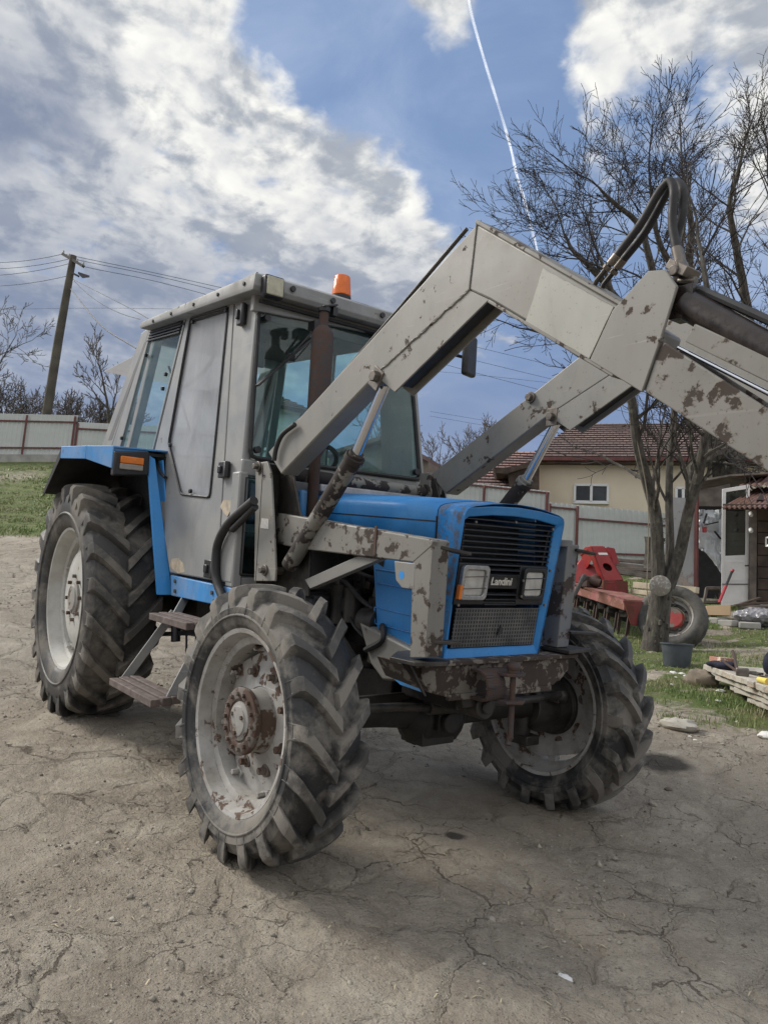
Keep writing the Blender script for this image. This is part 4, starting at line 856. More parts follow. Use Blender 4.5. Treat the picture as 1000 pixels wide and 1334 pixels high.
# loader hoses at the near forearm
HO=Yp(-.55)
def hose(name,pts,r,mt=BLACKR,y=-.55,par=T): return B(name,MB().tube(smoothpath([ax('y',y,*p) for p in pts],7),r,12),mt,par,0)
for (pts,y) in (([(802,334),(833,293),(855,255),(867,239),(873,237),(877,250),(875,290),(881,327)],-.57),([(810,340),(838,305),(858,270),(872,243),(882,238),(889,250),(888,280),(880,310),(884,330)],-.53)):
    hs=hose('loader_hose',pts,.0125,BLACKR,y)
    e=[pts[0],pts[-1]]
    a=ax('y',y,*pts[0]); b=ax('y',y,770 if y<-.55 else 780,374 if y<-.55 else 378)
    B('hose_pipe',MB().tube([a,a*.2+b*.8,b+V(0,0,-.02)],.008,8),DARKM,hs,0); B('hose_ferrule',MB().tube([a+(a-b)*.05,a-(a-b)*.25],.0135,12).tube([a-(a-b)*.3,a-(a-b)*.42],.014,6),BOLT,hs,.001)
    a=ax('y',y,*pts[-1]); b=ax('y',y,pts[-1][0]+6,pts[-1][1]+28); B('hose_ferrule',MB().tube([a-(b-a)*.15,a+(b-a)*.5],.0145,12).tube([a+(b-a)*.5,a+(b-a)*.8],.018,6).tube([a+(b-a)*.8,a+(b-a)*1.0],.013,6),BOLT,hs,.001)
B('hose_fitting_cluster',MB().box(ax('y',-.55,889,352),(.07,.07,.03),Matrix.Rotation(.6,3,'Y')).cyl(ax('y',-.59,875,352),ax('y',-.51,900,356),.016,10).cyl(ax('y',-.55,884,366),ax('y',-.55,906,366),.013,8),BOLT,bev=.003)
hose('cab_hose',[(331,652),(312,668),(297,683),(287,700),(282,718),(281,745),(284,762),(290,778)],.024,BLACKR,-.68)
hose('cab_hose',[(333,660),(318,675),(303,690)],.018,BLACKR,-.67)
hose('arm_hose',[(357,600),(360,583),(368,566),(384,553)],.012,BLACKR,-.62)
B('arm_pipe',MB().tube([ax('y',-.585,384,553),ax('y',-.585,404,535),ax('y',-.585,520,402),ax('y',-.585,608,298)],.008,8),DARKM,bev=0)
# cross tube between the towers and grey handrail in front of the scuttle
B('cross_tube',MB().cyl((-.69,-.50,1.62),(-.69,.52,1.60),.036,20).cyl((-.69,.46,1.60),(-.69,.53,1.60),.055,16),CYL,bev=.002)
B('tower_cap_block',MB().box((-.70,.53,1.66),(.1,.1,.13)),ARMCH,bev=.006)
B('reservoir',MB().span((-.80,-.40,1.38),(-.66,-.30,1.54)),BLUE_W,bev=.015)
B('tower_sticker',MB().prism([ax('y',-.6015,341,675),ax('y',-.6015,350,676),ax('y',-.6015,350,689),ax('y',-.6015,339,688)],(0,-.0006,0)),STICK,bev=0)
# ================================================================== TERRAIN (world frame)
HV=np.array([FW[0],FW[1]]); HV/=np.linalg.norm(HV); HR=np.array([HV[1],-HV[0]])     # horizontal view and right directions
def LD(x,y): d=np.stack([x-CW[0],y-CW[1]],-1); return d@HR,d@HV                       # lateral, depth from the viewer
ctl=[]
for x in(-3.2,-1.6,0,1.6,3.2):
    for y in(-2.6,-.9,.9):
        z=-.055+(-.02)*x-.02*y
        if x<-2: z=-.02*y*0+.0
        ctl.append(RW@V(x,y,z))
for x,y in((6,-6),(9,-2),(3,-9),(-4,-6)): ctl.append(RW@V(x,y,-.05-.02*x*.5))
for px,py,D in((885,948,5.5),(1000,1000,4.6),(1000,940,5.8),(960,905,6.6),(880,863,8.2),(850,846,9.2),(906,839,9.7),(1000,850,8.5),(955,795,12.2),(1040,800,12.2),(800,800,12),(760,775,13.5),(830,820,10.5),
        (0,930,5.4),(0,800,8),(0,712,13),(100,705,13),(0,650,19.5),(0,600,27),(150,600,27.5),(-150,640,20),(-200,800,7),(700,746,22.5),(860,744,22.5),(1000,742,22.5),(1150,800,13),(1200,960,5.5),(600,700,24),(450,640,26),(300,760,12),(500,780,11)):
    ctl.append(at(px,py,D))
for px,py,D in((0,560,60),(300,575,60),(600,620,60),(1000,690,60),(-500,580,50),(1400,760,50)): ctl.append(at(px,py,D))
ctl=np.array(ctl); NC=len(ctl)
def ker(r2): return .5*r2*np.log(r2+1e-9)
r2=((ctl[:,None,:2]-ctl[None,:,:2])**2).sum(-1); A_m=np.zeros((NC+3,NC+3)); A_m[:NC,:NC]=ker(r2)+np.eye(NC)*.05
A_m[:NC,NC]=1; A_m[:NC,NC+1:]=ctl[:,:2]; A_m[NC,:NC]=1; A_m[NC+1:,:NC]=ctl[:,:2].T
WT=np.linalg.solve(A_m,np.concatenate([ctl[:,2],[0,0,0]]))
cen2=ctl[:,:2].mean(0)*0+CW[:2]+HV*8
def hgt(x,y):
    x=np.asarray(x,float); y=np.asarray(y,float); sh=x.shape; X=np.stack([x.ravel(),y.ravel()],-1)
    d=X-cen2; r=np.linalg.norm(d,axis=1,keepdims=True); Xc=cen2+d*np.minimum(1,45/np.maximum(r,1e-6))     # level off far away
    o=np.empty(len(X))
    for i in range(0,len(X),20000):
        q=Xc[i:i+20000]; o[i:i+20000]=ker(((q[:,None,:]-ctl[None,:,:2])**2).sum(-1))@WT[:NC]+WT[NC]+q@WT[NC+1:]
    return o.reshape(sh)
def H1(x,y): return float(hgt(np.array([x]),np.array([y]))[0])
def G(px,py,lo=1.5,hi=70):                              # where the line of sight through a spot meets the ground
    d=rayW(px,py); t=lo; last=lo
    while t<hi:
        p=CW+d*t
        if p[2]<H1(p[0],p[1]): break
        last=t; t*=1.03
    for _ in range(14):
        m_=(last+t)/2; p=CW+d*m_
        if p[2]<H1(p[0],p[1]): t=m_
        else: last=m_
    return CW+d*t
def onG(px,D,py=800):                                   # ground point at that bearing and depth
    p=at(px,py,D); return V(p[0],p[1],H1(p[0],p[1]))
# vectorised value noise / Worley noise for the ground relief
def _h(ix,iy,s):
    n=(ix.astype(np.int64)*374761393+iy.astype(np.int64)*668265263+s*1442695041)&0x7fffffff
    n=((n^(n>>13))*1274126177)&0x7fffffff; n=n^(n>>16); return (n&0xffffff)/float(0xffffff)
def vn(x,y,s=0):
    ix=np.floor(x);iy=np.floor(y);fx=x-ix;fy=y-iy;fx=fx*fx*fx*(fx*(fx*6-15)+10);fy=fy*fy*fy*(fy*(fy*6-15)+10)
    a=_h(ix,iy,s);b=_h(ix+1,iy,s);c=_h(ix,iy+1,s);d=_h(ix+1,iy+1,s); return (a*(1-fx)+b*fx)*(1-fy)+(c*(1-fx)+d*fx)*fy
def fbm(x,y,o=5,s=0,g_=.5):
    t=0;a=1;n=0
    for i in range(o): t=t+a*vn(x*2**i+i*17.3,y*2**i-i*9.1,s+i);n+=a;a*=g_
    return t/n
def wor(x,y,s=0):                                       # distance to cell border and cell id
    ix=np.floor(x);iy=np.floor(y);f1=np.full(x.shape,9.);f2=np.full(x.shape,9.);cid=np.zeros(x.shape)
    for a in(-1,0,1):
        for b in(-1,0,1):
            cx,cy=ix+a,iy+b; h1=_h(cx,cy,s);h2=_h(cx,cy,s+5); d=np.hypot(cx+h1-x,cy+h2-y)
            c=d<f1; f2=np.where(c,f1,np.minimum(f2,d)); cid=np.where(c,_h(cx,cy,s+9),cid); f1=np.where(c,d,f1)
    return f2-f1,cid
# ground sheet: polar grid around the viewer, fine in front, coarse behind, out to the horizon
rad=[.35]
while rad[-1]<26: rad.append(rad[-1]+max(.0055*rad[-1],.011))
while rad[-1]<500: rad.append(rad[-1]*1.12)
rad=np.array(rad); a0=math.atan2(HV[1],HV[0]); ang=np.concatenate([np.radians(np.arange(-31,31,.105)),np.radians(np.arange(31,329,4))])
AA,RRd=np.meshgrid(ang,rad); gx=CW[0]+RRd*np.cos(a0-AA); gy=CW[1]+RRd*np.sin(a0-AA)
gz=hgt(gx,gy); near=np.clip((26-RRd)/14,0,1)
wx=gx+.22*(fbm(gx*2.1,gy*2.1,3,3)-.5)+.10*(fbm(gx*11,gy*11,3,5)-.5); wy=gy+.22*(fbm(gx*2.1,gy*2.1,3,8)-.5)+.10*(fbm(gx*11,gy*11,3,6)-.5)
e1,c1=wor(wx*2.6,wy*2.6,1); e2,c2=wor(wx*6.3+3,wy*6.3,2); 
pres=np.clip((fbm(gx*.8,gy*.8,3,20)-.40)*7,0,1); pres2=np.clip((fbm(gx*1.1+7,gy*1.1,3,30)-.40)*7,0,1)
gap1=fbm(gx*5,gy*5,3,40); k1=np.clip(1-e1/(.026*(.3+gap1)),0,1)*np.clip((gap1-.36)*6,0,1); k2=np.clip(1-e2/.05,0,1)*np.clip((fbm(gx*6,gy*6,2,44)-.40)*6,0,1)
crack=np.clip(k1*pres+.75*k2*pres2*np.clip(pres+.3,0,1),0,1)
L_,D_=LD(gx,gy)
rel=.035*(fbm(gx*1.3,gy*1.3,4,50)-.5)+.018*(fbm(gx*5,gy*5,4,60)-.5)+.012*(fbm(gx*19,gy*19,4,70,.65)-.5)+.012*(c1-.5)*pres
plate=np.clip(e1*2.0,0,.25)*.035*pres
gz=gz+near*(rel+plate)
for (P0,sx) in ((RW@V(0,-.905,-.03),.4),(RW@V(0,.905,-.10),.4),(RW@V(-2.685,-.84,0),.6),(RW@V(-2.685,.84,0),.6)):
    d2=(gx-P0[0])**2+(gy-P0[1])**2; w_=np.exp(-d2/(2*(sx*.45)**2)); gz=gz*(1-w_)+w_*(P0[2]+.012)
# oil stain, loose soil and grass masks
def blobm(p,r,e=1.0,seed=0):
    d=np.hypot(gx-p[0],(gy-p[1])); return np.clip(1.4-d/(r*(.55+.9*fbm(gx*3/r**.5,gy*3/r**.5,3,seed))),0,1)
grass=np.zeros_like(gx)
edge=13.2+2.2*(fbm(gx*.5,gy*.5,3,80)-.5)*2-.05*np.minimum(L_,0)
left=np.clip((D_-edge)*.8,0,1)*np.clip((-L_+1.5)*.7,0,1); grass=np.maximum(grass,left)
gq=[((880,875),1.1),((930,890),.8),((990,905),.8),((960,925),.55),((990,935),.5),((860,885),.6),((900,905),.5),((985,830),1.3),((930,815),.9),((820,815),1.3),((800,830),1.2),((850,850),.7),((900,940),.25),((780,800),1.6),((820,745),2.5),((850,748),2.5),((960,790),.7),((700,770),2.5)]
gpts=[(G(*p),r) for p,r in gq]
for i,(p,r) in enumerate(gpts):
    grass=np.maximum(grass,np.clip(1.5-np.hypot(gx-p[0],gy-p[1])/(r*(.5+.9*fbm(gx*1.7,gy*1.7,3,90+i))),0,1))
grass=np.maximum(grass,np.clip((D_-16)*.4,0,1)*.9)
grass*=np.maximum(np.clip((fbm(gx*2.5,gy*2.5,3,99)-.26)*5,0,1),(L_<-1)*.8)
bare=G(20,618); grass*=1-np.clip(1.5-np.hypot((gx-bare[0])*.6,gy-bare[1])/1.0,0,1)*.6
stain=np.maximum.reduce([blobm(G(590,1092),.045,seed=3)*1.3,blobm(G(868,996),.17,seed=4)*.9,blobm(G(840,988),.10,seed=5)*.5])
nr_,na=gx.shape; nseg=na
vsg=np.stack([gx.ravel(),gy.ravel(),gz.ravel()],-1)
ii,jj=np.meshgrid(np.arange(nr_-1),np.arange(na),indexing='ij'); j2=(jj+1)%na
quads=np.stack([ii*na+jj,ii*na+j2,(ii+1)*na+j2,(ii+1)*na+jj],-1).reshape(-1,4)[:, ::-1]
me=bpy.data.meshes.new('ground'); nv=len(vsg); me.vertices.add(nv+1); 
allv=np.concatenate([vsg,[[CW[0],CW[1],H1(CW[0],CW[1])]]]); me.vertices.foreach_set('co',allv.ravel())
tri=np.array([[nv,(k+1)%na,k] for k in range(na)])[:, ::-1]
nq=len(quads); me.loops.add(nq*4+na*3); me.loops.foreach_set('vertex_index',np.concatenate([quads.ravel(),tri.ravel()]).astype(np.int32))
me.polygons.add(nq+na); me.polygons.foreach_set('loop_start',np.concatenate([np.arange(nq)*4,nq*4+np.arange(na)*3]).astype(np.int32)); me.polygons.foreach_set('loop_total',np.concatenate([np.full(nq,4),np.full(na,3)]).astype(np.int32))
me.polygons.foreach_set('use_smooth',np.ones(nq+na,bool)); me.update(calc_edges=True)
for nm,ar in(('grass',grass),('crack',crack*near),('stain',stain),('plate',c1*pres)):
    a_=me.attributes.new(nm,'FLOAT','POINT'); a_.data.foreach_set('value',np.append(ar.ravel(),0).astype(np.float32))
m_,g=mat('cracked_dry_earth'); pos=g.new('NewGeometry').outputs['Position']
at_=lambda n:(lambda k:(setattr(k,'attribute_name',n),k.outputs['Fac'])[1])(g.new('Attribute'))
ga,cr0,stn,plt=at_('grass'),at_('crack'),at_('stain'),at_('plate')
flat=g.map(pos,(1,1,0)); w1_=g.vm('SCALE',g.vm('SUBTRACT',g.noise(flat,2.6,4,.55,0,True),(.5,.5,.5)),None,.26); w2_=g.vm('SCALE',g.vm('SUBTRACT',g.noise(flat,17,4,.6,0,True),(.5,.5,.5)),None,.060)
wp=g.map(g.vm('ADD',g.vm('ADD',pos,w1_),w2_),(1,1,0))
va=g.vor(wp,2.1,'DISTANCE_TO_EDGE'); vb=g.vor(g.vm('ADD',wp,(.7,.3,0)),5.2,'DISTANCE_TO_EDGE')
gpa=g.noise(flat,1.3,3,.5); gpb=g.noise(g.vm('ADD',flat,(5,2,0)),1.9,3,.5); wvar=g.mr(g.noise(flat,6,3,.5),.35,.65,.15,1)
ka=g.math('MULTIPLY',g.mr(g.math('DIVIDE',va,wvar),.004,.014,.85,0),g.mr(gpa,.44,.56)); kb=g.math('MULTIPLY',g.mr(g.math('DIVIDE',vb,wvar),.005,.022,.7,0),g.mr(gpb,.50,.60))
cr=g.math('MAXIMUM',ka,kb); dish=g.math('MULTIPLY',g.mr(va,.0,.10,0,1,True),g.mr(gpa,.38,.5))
n1=g.noise(pos,.9,6,.6,.3); n2=g.noise(pos,7,9,.68,.2); n3=g.noise(pos,60,5,.6); n4=g.noise(pos,2.4,7,.65,.6)
c=g.mix(g.mr(n1,.32,.68),(.27,.23,.18),(.41,.36,.29)); c=g.mix(g.mr(n2,.35,.7,0,.75),c,(.215,.18,.14)); c=g.mix(g.mr(n4,.5,.68,0,.65),c,(.50,.45,.365))
c=g.mix(g.math('MULTIPLY',plt,.28),c,(.45,.405,.33)); c=g.mix(g.mr(n3,.52,.72,0,.5),c,(.43,.39,.325)); c=g.mix(g.mr(g.noise(pos,130,3),.58,.70,0,.5),c,(.10,.085,.07))
sp_=g.vor(pos,48); c=g.mix(g.mr(sp_,.10,.16,.7,0),c,(.46,.43,.37))
c=g.mix(g.mr(cr,.1,.8,0,.75),c,(.085,.068,.052)); c=g.mix(g.mr(stn,.15,.7,0,.85),c,(.03,.026,.024))  # crack lines painted dark to stand for the shade inside them
gc=g.mix(g.mr(g.noise(pos,3.5,6,.65),.35,.68),(.075,.115,.032),(.17,.19,.07)); gc=g.mix(g.mr(g.noise(pos,9,5,.6),.52,.66,0,.7),gc,(.17,.14,.10))
gm_=g.mr(g.math('ADD',ga,g.math('MULTIPLY',g.math('SUBTRACT',g.noise(pos,14,5,.6),.5),.9)),.30,.62)
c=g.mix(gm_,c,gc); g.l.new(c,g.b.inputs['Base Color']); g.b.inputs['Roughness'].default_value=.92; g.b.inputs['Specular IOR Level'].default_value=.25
hh=wsum([]) if 0 else None
h1=g.math('ADD',g.math('MULTIPLY',g.noise(pos,26,8,.7,.3),1.0),g.math('MULTIPLY',g.noise(pos,90,5,.65),.35)); h1=g.math('ADD',h1,g.mr(g.vor(g.vm('ADD',pos,(.3,.1,0)),75),.0,.35,.28,0))
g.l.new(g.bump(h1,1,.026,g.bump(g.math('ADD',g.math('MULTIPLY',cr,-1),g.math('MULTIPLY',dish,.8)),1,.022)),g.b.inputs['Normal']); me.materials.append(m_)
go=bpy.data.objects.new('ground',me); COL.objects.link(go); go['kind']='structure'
def inten(x,y):
    return 0
# loose pebbles and clods, and grass blades
def scatter_mesh(name,mt,verts,faces,smooth=False,**tags):
    me=bpy.data.meshes.new(name); v=np.concatenate(verts).astype(np.float32); me.vertices.add(len(v)); me.vertices.foreach_set('co',v.ravel())
    f=np.concatenate(faces).astype(np.int32); k=f.shape[1]; me.loops.add(f.size); me.loops.foreach_set('vertex_index',f.ravel()); me.polygons.add(len(f))
    me.polygons.foreach_set('loop_start',(np.arange(len(f))*k).astype(np.int32)); me.polygons.foreach_set('loop_total',np.full(len(f),k,np.int32)); me.update(calc_edges=True)
    if smooth: me.polygons.foreach_set('use_smooth',np.ones(len(f),bool))
    me.materials.append(mt); o=bpy.data.objects.new(name,me); COL.objects.link(o)
    for a,b in tags.items(): o[a]=b
    return o
def samp(field,x,y):                                    # bilinear lookup in the polar grid
    r=np.hypot(x-CW[0],y-CW[1]); t=(a0-np.arctan2(y-CW[1],x-CW[0])+math.pi)%(2*math.pi)-math.pi
    i=np.clip(np.searchsorted(rad,r)-1,0,len(rad)-2); n0=int(np.sum(ang<R_(31))); j=np.clip(np.searchsorted(ang[:n0],t)-1,0,n0-2)
    fi=np.clip((r-rad[i])/(rad[i+1]-rad[i]),0,1); fj=np.clip((t-ang[j])/(ang[j+1]-ang[j]),0,1)
    return (field[i,j]*(1-fj)+field[i,j+1]*fj)*(1-fi)+(field[i+1,j]*(1-fj)+field[i+1,j+1]*fj)*fi
def polar_pts(n,r0,r1,half=30,p=1.6):
    u=rng.random(n); r=r0+(r1-r0)*u**p; t=np.radians(rng.uniform(-half,half,n)); return CW[0]+r*np.cos(a0-t),CW[1]+r*np.sin(a0-t),r
oct_v=np.array([(1,0,0),(0,1,0),(-1,0,0),(0,-1,0),(0,0,1),(0,0,-1.)]); oct_f=np.array([(0,1,4),(1,2,4),(2,3,4),(3,0,4),(1,0,5),(2,1,5),(3,2,5),(0,3,5)])
x,y,r=polar_pts(26000,1.5,12); cl_=fbm(x*1.3,y*1.3,3,200); kp=rng.random(26000)<np.clip((cl_-.38)*4,0.06,1); x,y,r=x[kp],y[kp],r[kp]
sz=np.minimum(.0022*np.exp(rng.normal(0,.55,len(x)))*(1+.22*r),.022); z=samp(gz,x,y)
vv=[];ff=[]
for i in range(len(x)):
    q=oct_v*(1+rng.normal(0,.22,(6,1)))*np.array([1,rng.uniform(.6,1),rng.uniform(.4,.8)])*sz[i]; a=rng.uniform(0,6.3); ca,sa=math.cos(a),math.sin(a)
    q=np.stack([q[:,0]*ca-q[:,1]*sa,q[:,0]*sa+q[:,1]*ca,q[:,2]],-1)+np.array([x[i],y[i],z[i]+sz[i]*.2]); vv.append(q); ff.append(oct_f+6*i)
pm,pg=mat('pebble_stone'); isl=pg.new('NewGeometry').outputs['Random Per Island']; pg.l.new(pg.mix(pg.mr(isl,.0,1),(.14,.115,.09),(.40,.37,.31)),pg.b.inputs['Base Color']); pg.b.inputs['Roughness'].default_value=.9
scatter_mesh('gravel',pm,vv,ff,kind='stuff',label='loose pebbles and crumbs of soil strewn over the bare yard',category='gravel')
# straw bits
n=420; x,y,r=polar_pts(n,1.7,8,p=1.2); z=samp(gz,x,y)+.003; a=rng.uniform(0,6.3,n); L0=rng.uniform(.01,.05,n); w0_=.0012+.0006*r*.5
vv=[];ff=[]
for i in range(n):
    d=np.array([math.cos(a[i]),math.sin(a[i]),0])*L0[i]; s_=np.array([-math.sin(a[i]),math.cos(a[i]),0])*w0_[i]; p=np.array([x[i],y[i],z[i]]); u=np.array([0,0,.002+.3*w0_[i]])
    vv.append(np.array([p-s_,p+s_,p+d*.5+s_+u*2,p+d*.5-s_+u*2,p+d+s_*.5,p+d-s_*.5])); ff.append(np.array([(0,1,2,3),(3,2,4,5)])+6*i)
scatter_mesh('straw_litter',plain('dry_straw',(.42,.36,.24),.8,0,.3,9),vv,ff,kind='stuff',label='short dry straws scattered on the earth',category='straw')
# grass blades
def blades(name,n,r0,r1,half,p,hgt_,wd,off=0,label=''):
    x,y,r=polar_pts(n,r0,r1,half,p)
    if off: pass
    g_=samp(grass,x,y)*np.clip((fbm(x*3.2,y*3.2,3,120)-.30)*4,0,1); k=rng.random(len(x))<g_; x,y,r=x[k],y[k],r[k]; z=samp(gz,x,y); n=len(x)
    cl=np.clip(fbm(x*1.8,y*1.8,3,130)*1.9-.35,.3,1.3); h=hgt_*cl*rng.uniform(.5,1.3,n); w=wd*(.6+.5*r/8); a=rng.uniform(0,6.3,n); la=rng.uniform(0,6.3,n); ln=rng.uniform(.15,.8,n)*h
    b=np.stack([x,y,z-.01],-1); s_=np.stack([np.cos(a)*w,np.sin(a)*w,np.zeros(n)],-1); l=np.stack([np.cos(la)*ln,np.sin(la)*ln,np.zeros(n)],-1); u=np.stack([np.zeros(n),np.zeros(n),h],-1)
    v=np.stack([b-s_,b+s_,b+s_*.7+l*.35+u*.6,b-s_*.7+l*.35+u*.6,b+l+u],1).reshape(-1,3); i5=np.arange(n)[:,None]*5
    f=np.concatenate([np.concatenate([i5,i5+1,i5+2],1),np.concatenate([i5,i5+2,i5+3],1),np.concatenate([i5+3,i5+2,i5+4],1)])
    return scatter_mesh(name,GRASSM,[v],[f],kind='stuff',label=label,category='grass')
GRASSM,g=mat('grass_blade'); isl=g.new('NewGeometry').outputs['Random Per Island']; pos=g.new('NewGeometry').outputs['Position']
c=g.mix(isl,(.065,.135,.025),(.22,.27,.085)); c=g.mix(g.mr(g.noise(pos,1.4,4),.4,.66),c,(.25,.23,.12)); g.l.new(c,g.b.inputs['Base Color']); g.b.inputs['Roughness'].default_value=.6
blades('grass',170000,5,15,30,.9,.075,.0035,label='patchy short green grass around the tree and the slab stack')
blades('bank_grass',110000,12,28,30,1.0,.08,.009,label='rough green grass on the bank below the left fence')
# ================================================================== BACKGROUND THINGS (world frame)
def mb_at(name,mb,mt,par=None,**k): return mb.build(name,mt,par,**k)
Zv=V(0,0,1)
def frame(p,q):                                        # unit horizontal from p to q and its normal facing the viewer
    d=np.array([q[0]-p[0],q[1]-p[1],0.]); L=np.linalg.norm(d); d/=L; n=np.array([d[1],-d[0],0.])
    if n@(CW-np.array(p))<0: n=-n
    return d,n,L
def root(name,label,cat,p,group=None): return thing(name,label,cat,tuple(p),group)
def child(mb,name,mt,rt,bev=0,**k):
    o=mb.build(name,mt,rt,bev,**k); 
    if rt is not None and rt.type=='EMPTY': o.matrix_parent_inverse=Matrix.Translation(-rt.location)
    return o
CORR,g=mat('pale_corrugated_sheet'); g.l.new(g.mix(g.mr(g.noise(g.map(g.obj,(.6,.6,2)),1,6),.3,.7),(.40,.42,.40),(.50,.52,.50)),g.b.inputs['Base Color']); g.b.inputs['Roughness'].default_value=.45
REDFR=plain('rust_red_steel',(.12,.035,.030),.6,0,.3,4); CONC=plain('grey_concrete',(.30,.29,.27),.9,0,.25,3,.4,30)
BARK,g=mat('grey_lichen_bark'); n=g.noise(g.map(g.obj,(16,16,5)),1,8,.7,.3); c=g.mix(g.mr(n,.35,.65),(.030,.026,.022),(.125,.113,.095)); c=g.mix(g.mr(g.noise(g.obj,6,6,.6),.58,.66,0,.5),c,(.20,.21,.14)); g.l.new(c,g.b.inputs['Base Color']); g.b.inputs['Roughness'].default_value=.95
g.l.new(g.bump(g.noise(g.map(g.obj,(30,30,7)),1,7,.7),1,.02),g.b.inputs['Normal'])
TWIG=plain('dark_twig_bark',(.036,.030,.027),.9,0,.4,3); TWIGF=plain('distant_twig_bark',(.12,.105,.10),.9,0,.3,2)
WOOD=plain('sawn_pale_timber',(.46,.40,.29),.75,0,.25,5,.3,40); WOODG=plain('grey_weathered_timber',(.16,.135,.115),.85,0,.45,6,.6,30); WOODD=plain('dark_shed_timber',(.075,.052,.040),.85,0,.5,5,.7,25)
WHITE=plain('dirty_white_paint',(.76,.76,.74),.5,0,.12,3); PVC=plain('white_window_frame',(.7,.7,.7),.4,0,.05,3)
def corr(mb,p,q,z0,z1,y_in=0,per=.16,amp=.018,side=None):
    d,n,L=frame(p,q); k=max(int(L/per*4),4); vs=[]
    for i in range(k+1):
        s=(i%4 in(1,2)); b=np.array([p[0],p[1],0.])+d*L*i/k+n*(amp if s else 0)+n*y_in
        f=i/k; vs+= [b+Zv*(z0[0]*(1-f)+z0[1]*f),b+Zv*(z1[0]*(1-f)+z1[1]*f)]
    back=[v-n*.004 for v in vs]; K=2*(k+1)
    fs=[(2*i,2*i+2,2*i+3,2*i+1) for i in range(k)]; mb.add(vs+back,fs+[tuple(K+a for a in f)[::-1] for f in fs]); return mb
def fence(label,A,Bp,zt,zb,posts,rails,group=None,plinth=.0,nm='metal_fence'):
    # A,B ground end points; zt/zb top and bottom heights at both ends
    rt=root(nm,label,'fence',V(A[0],A[1],zb[0]),group); d,n,L=frame(A,Bp)
    child(corr(MB(),A,Bp,zb,zt),'corrugated_sheet',CORR,rt,smooth=0)
    for f in posts:
        b=np.array([A[0],A[1],0.])+d*L*f+n*.05; z0=zb[0]*(1-f)+zb[1]*f; z1=zt[0]*(1-f)+zt[1]*f
        child(MB().box(b+Zv*((z0+z1)/2-.1),(.06,.06,z1-z0+.1)),'post',REDFR,rt)
    for h0,f0,f1 in rails:
        P0=np.array([A[0],A[1],0.])+d*L*f0+n*.045; P1=np.array([A[0],A[1],0.])+d*L*f1+n*.045
        z=lambda f:(zb[0]*(1-f)+zb[1]*f)*(1-h0)+(zt[0]*(1-f)+zt[1]*f)*h0
        child(MB().bar(P0+Zv*z(f0),P1+Zv*z(f1),.04,.05),'rail',REDFR,rt)
    if plinth: child(MB().prism([np.array([A[0],A[1],0.])+n*.1+Zv*(zb[0]-.6),np.array([Bp[0],Bp[1],0.])+n*.1+Zv*(zb[1]-.6),np.array([Bp[0],Bp[1],0.])+n*.1+Zv*zb[1],np.array([A[0],A[1],0.])+n*.1+Zv*zb[0]],-n*.25),'plinth',CONC,rt)
    return rt
def zpx(px,py,D): return at(px,py,D)[2]
D1,D2=26,28
def fseg(label,px0,px1,D0,D1_,t0,t1,b0,b1,posts,rails,**k):
    A=at(px0,b0,D0); Bq=at(px1,b1,D1_); return fence(label,A,Bq,(zpx(px0,t0,D0),zpx(px1,t1,D1_)),(A[2],Bq[2]),posts,rails,**k)
FG='corrugated metal fence sections around the yard'
fseg('pale corrugated fence section on the far left, with red posts and concrete foot',-130,96,26.3,27,533,539,592,593,(.25,.47,.70,.985),((.82,0,1),(.17,0,1)),group=FG,plinth=.2)
fseg('lower corrugated fence section meeting the rear fender of the tractor',97,330,27.03,27.6,548,560,594,606,(.0,.3,.65,.99),((.8,0,1),(.16,0,1)),group=FG,plinth=.2)
fseg('taller corrugated fence section directly behind the tractor bonnet',560,713,24.4,23.4,621,638,706,712,(.1,.45,.71,.98),((.96,0,1),(.45,0,1)),group=FG)
fseg('corrugated fence section behind the red machine, stepping down to the right',713,876,22.8,22.0,652,668,737,740,(.0,.23,.86,1.0),((.92,0,.23),(.77,.23,1),(.22,0,1),(.02,0,1)),group=FG)
# utility pole with crossarm
def seg(p,q,k=1): return [p,q]
pb_=onG(58,30,600); pt=at(96,333,30.2); pbz=at(58,546,30)
PR=root('utility_pole','weathered wooden utility pole with crossarm and street lamp behind the left fence','utility pole',pb_)
child(MB().tube([V(pbz[0],pbz[1],pbz[2]-2.6)+(V(*pbz)-V(*pt))*.05,(V(*pbz)+V(*pt))/2,V(*pt)],[.20,.17,.13],10),'pole_shaft',plain('old_pole_wood',(.085,.075,.06),.9,0,.45,2,.5,12),PR)
ca,cb=at(82,331,30.4),at(109,347,29.8); XA=child(MB().bar(ca,cb,.11,.11),'crossarm',DARKM,PR); 
for t in(.02,.3,.7,.98): p=V(*ca)*(1-t)+V(*cb)*t; child(MB().tube([p,p+Zv*.16],[.05,.035],8),'insulator',plain('glass_insulator%d'%int(t*10),(.3,.3,.28),.3),XA)
child(MB().bar(at(95,356,30),at(103,360,29.9),.07,.07).prism([at(102,354,29.9),at(117,359,29.7),at(108,360,29.8)],(0,0,-.08)),'street_lamp_head',BLACK,PR)
for i in range(0): pass
WIR=plain('overhead_wire_black',(.03,.03,.033),.7)
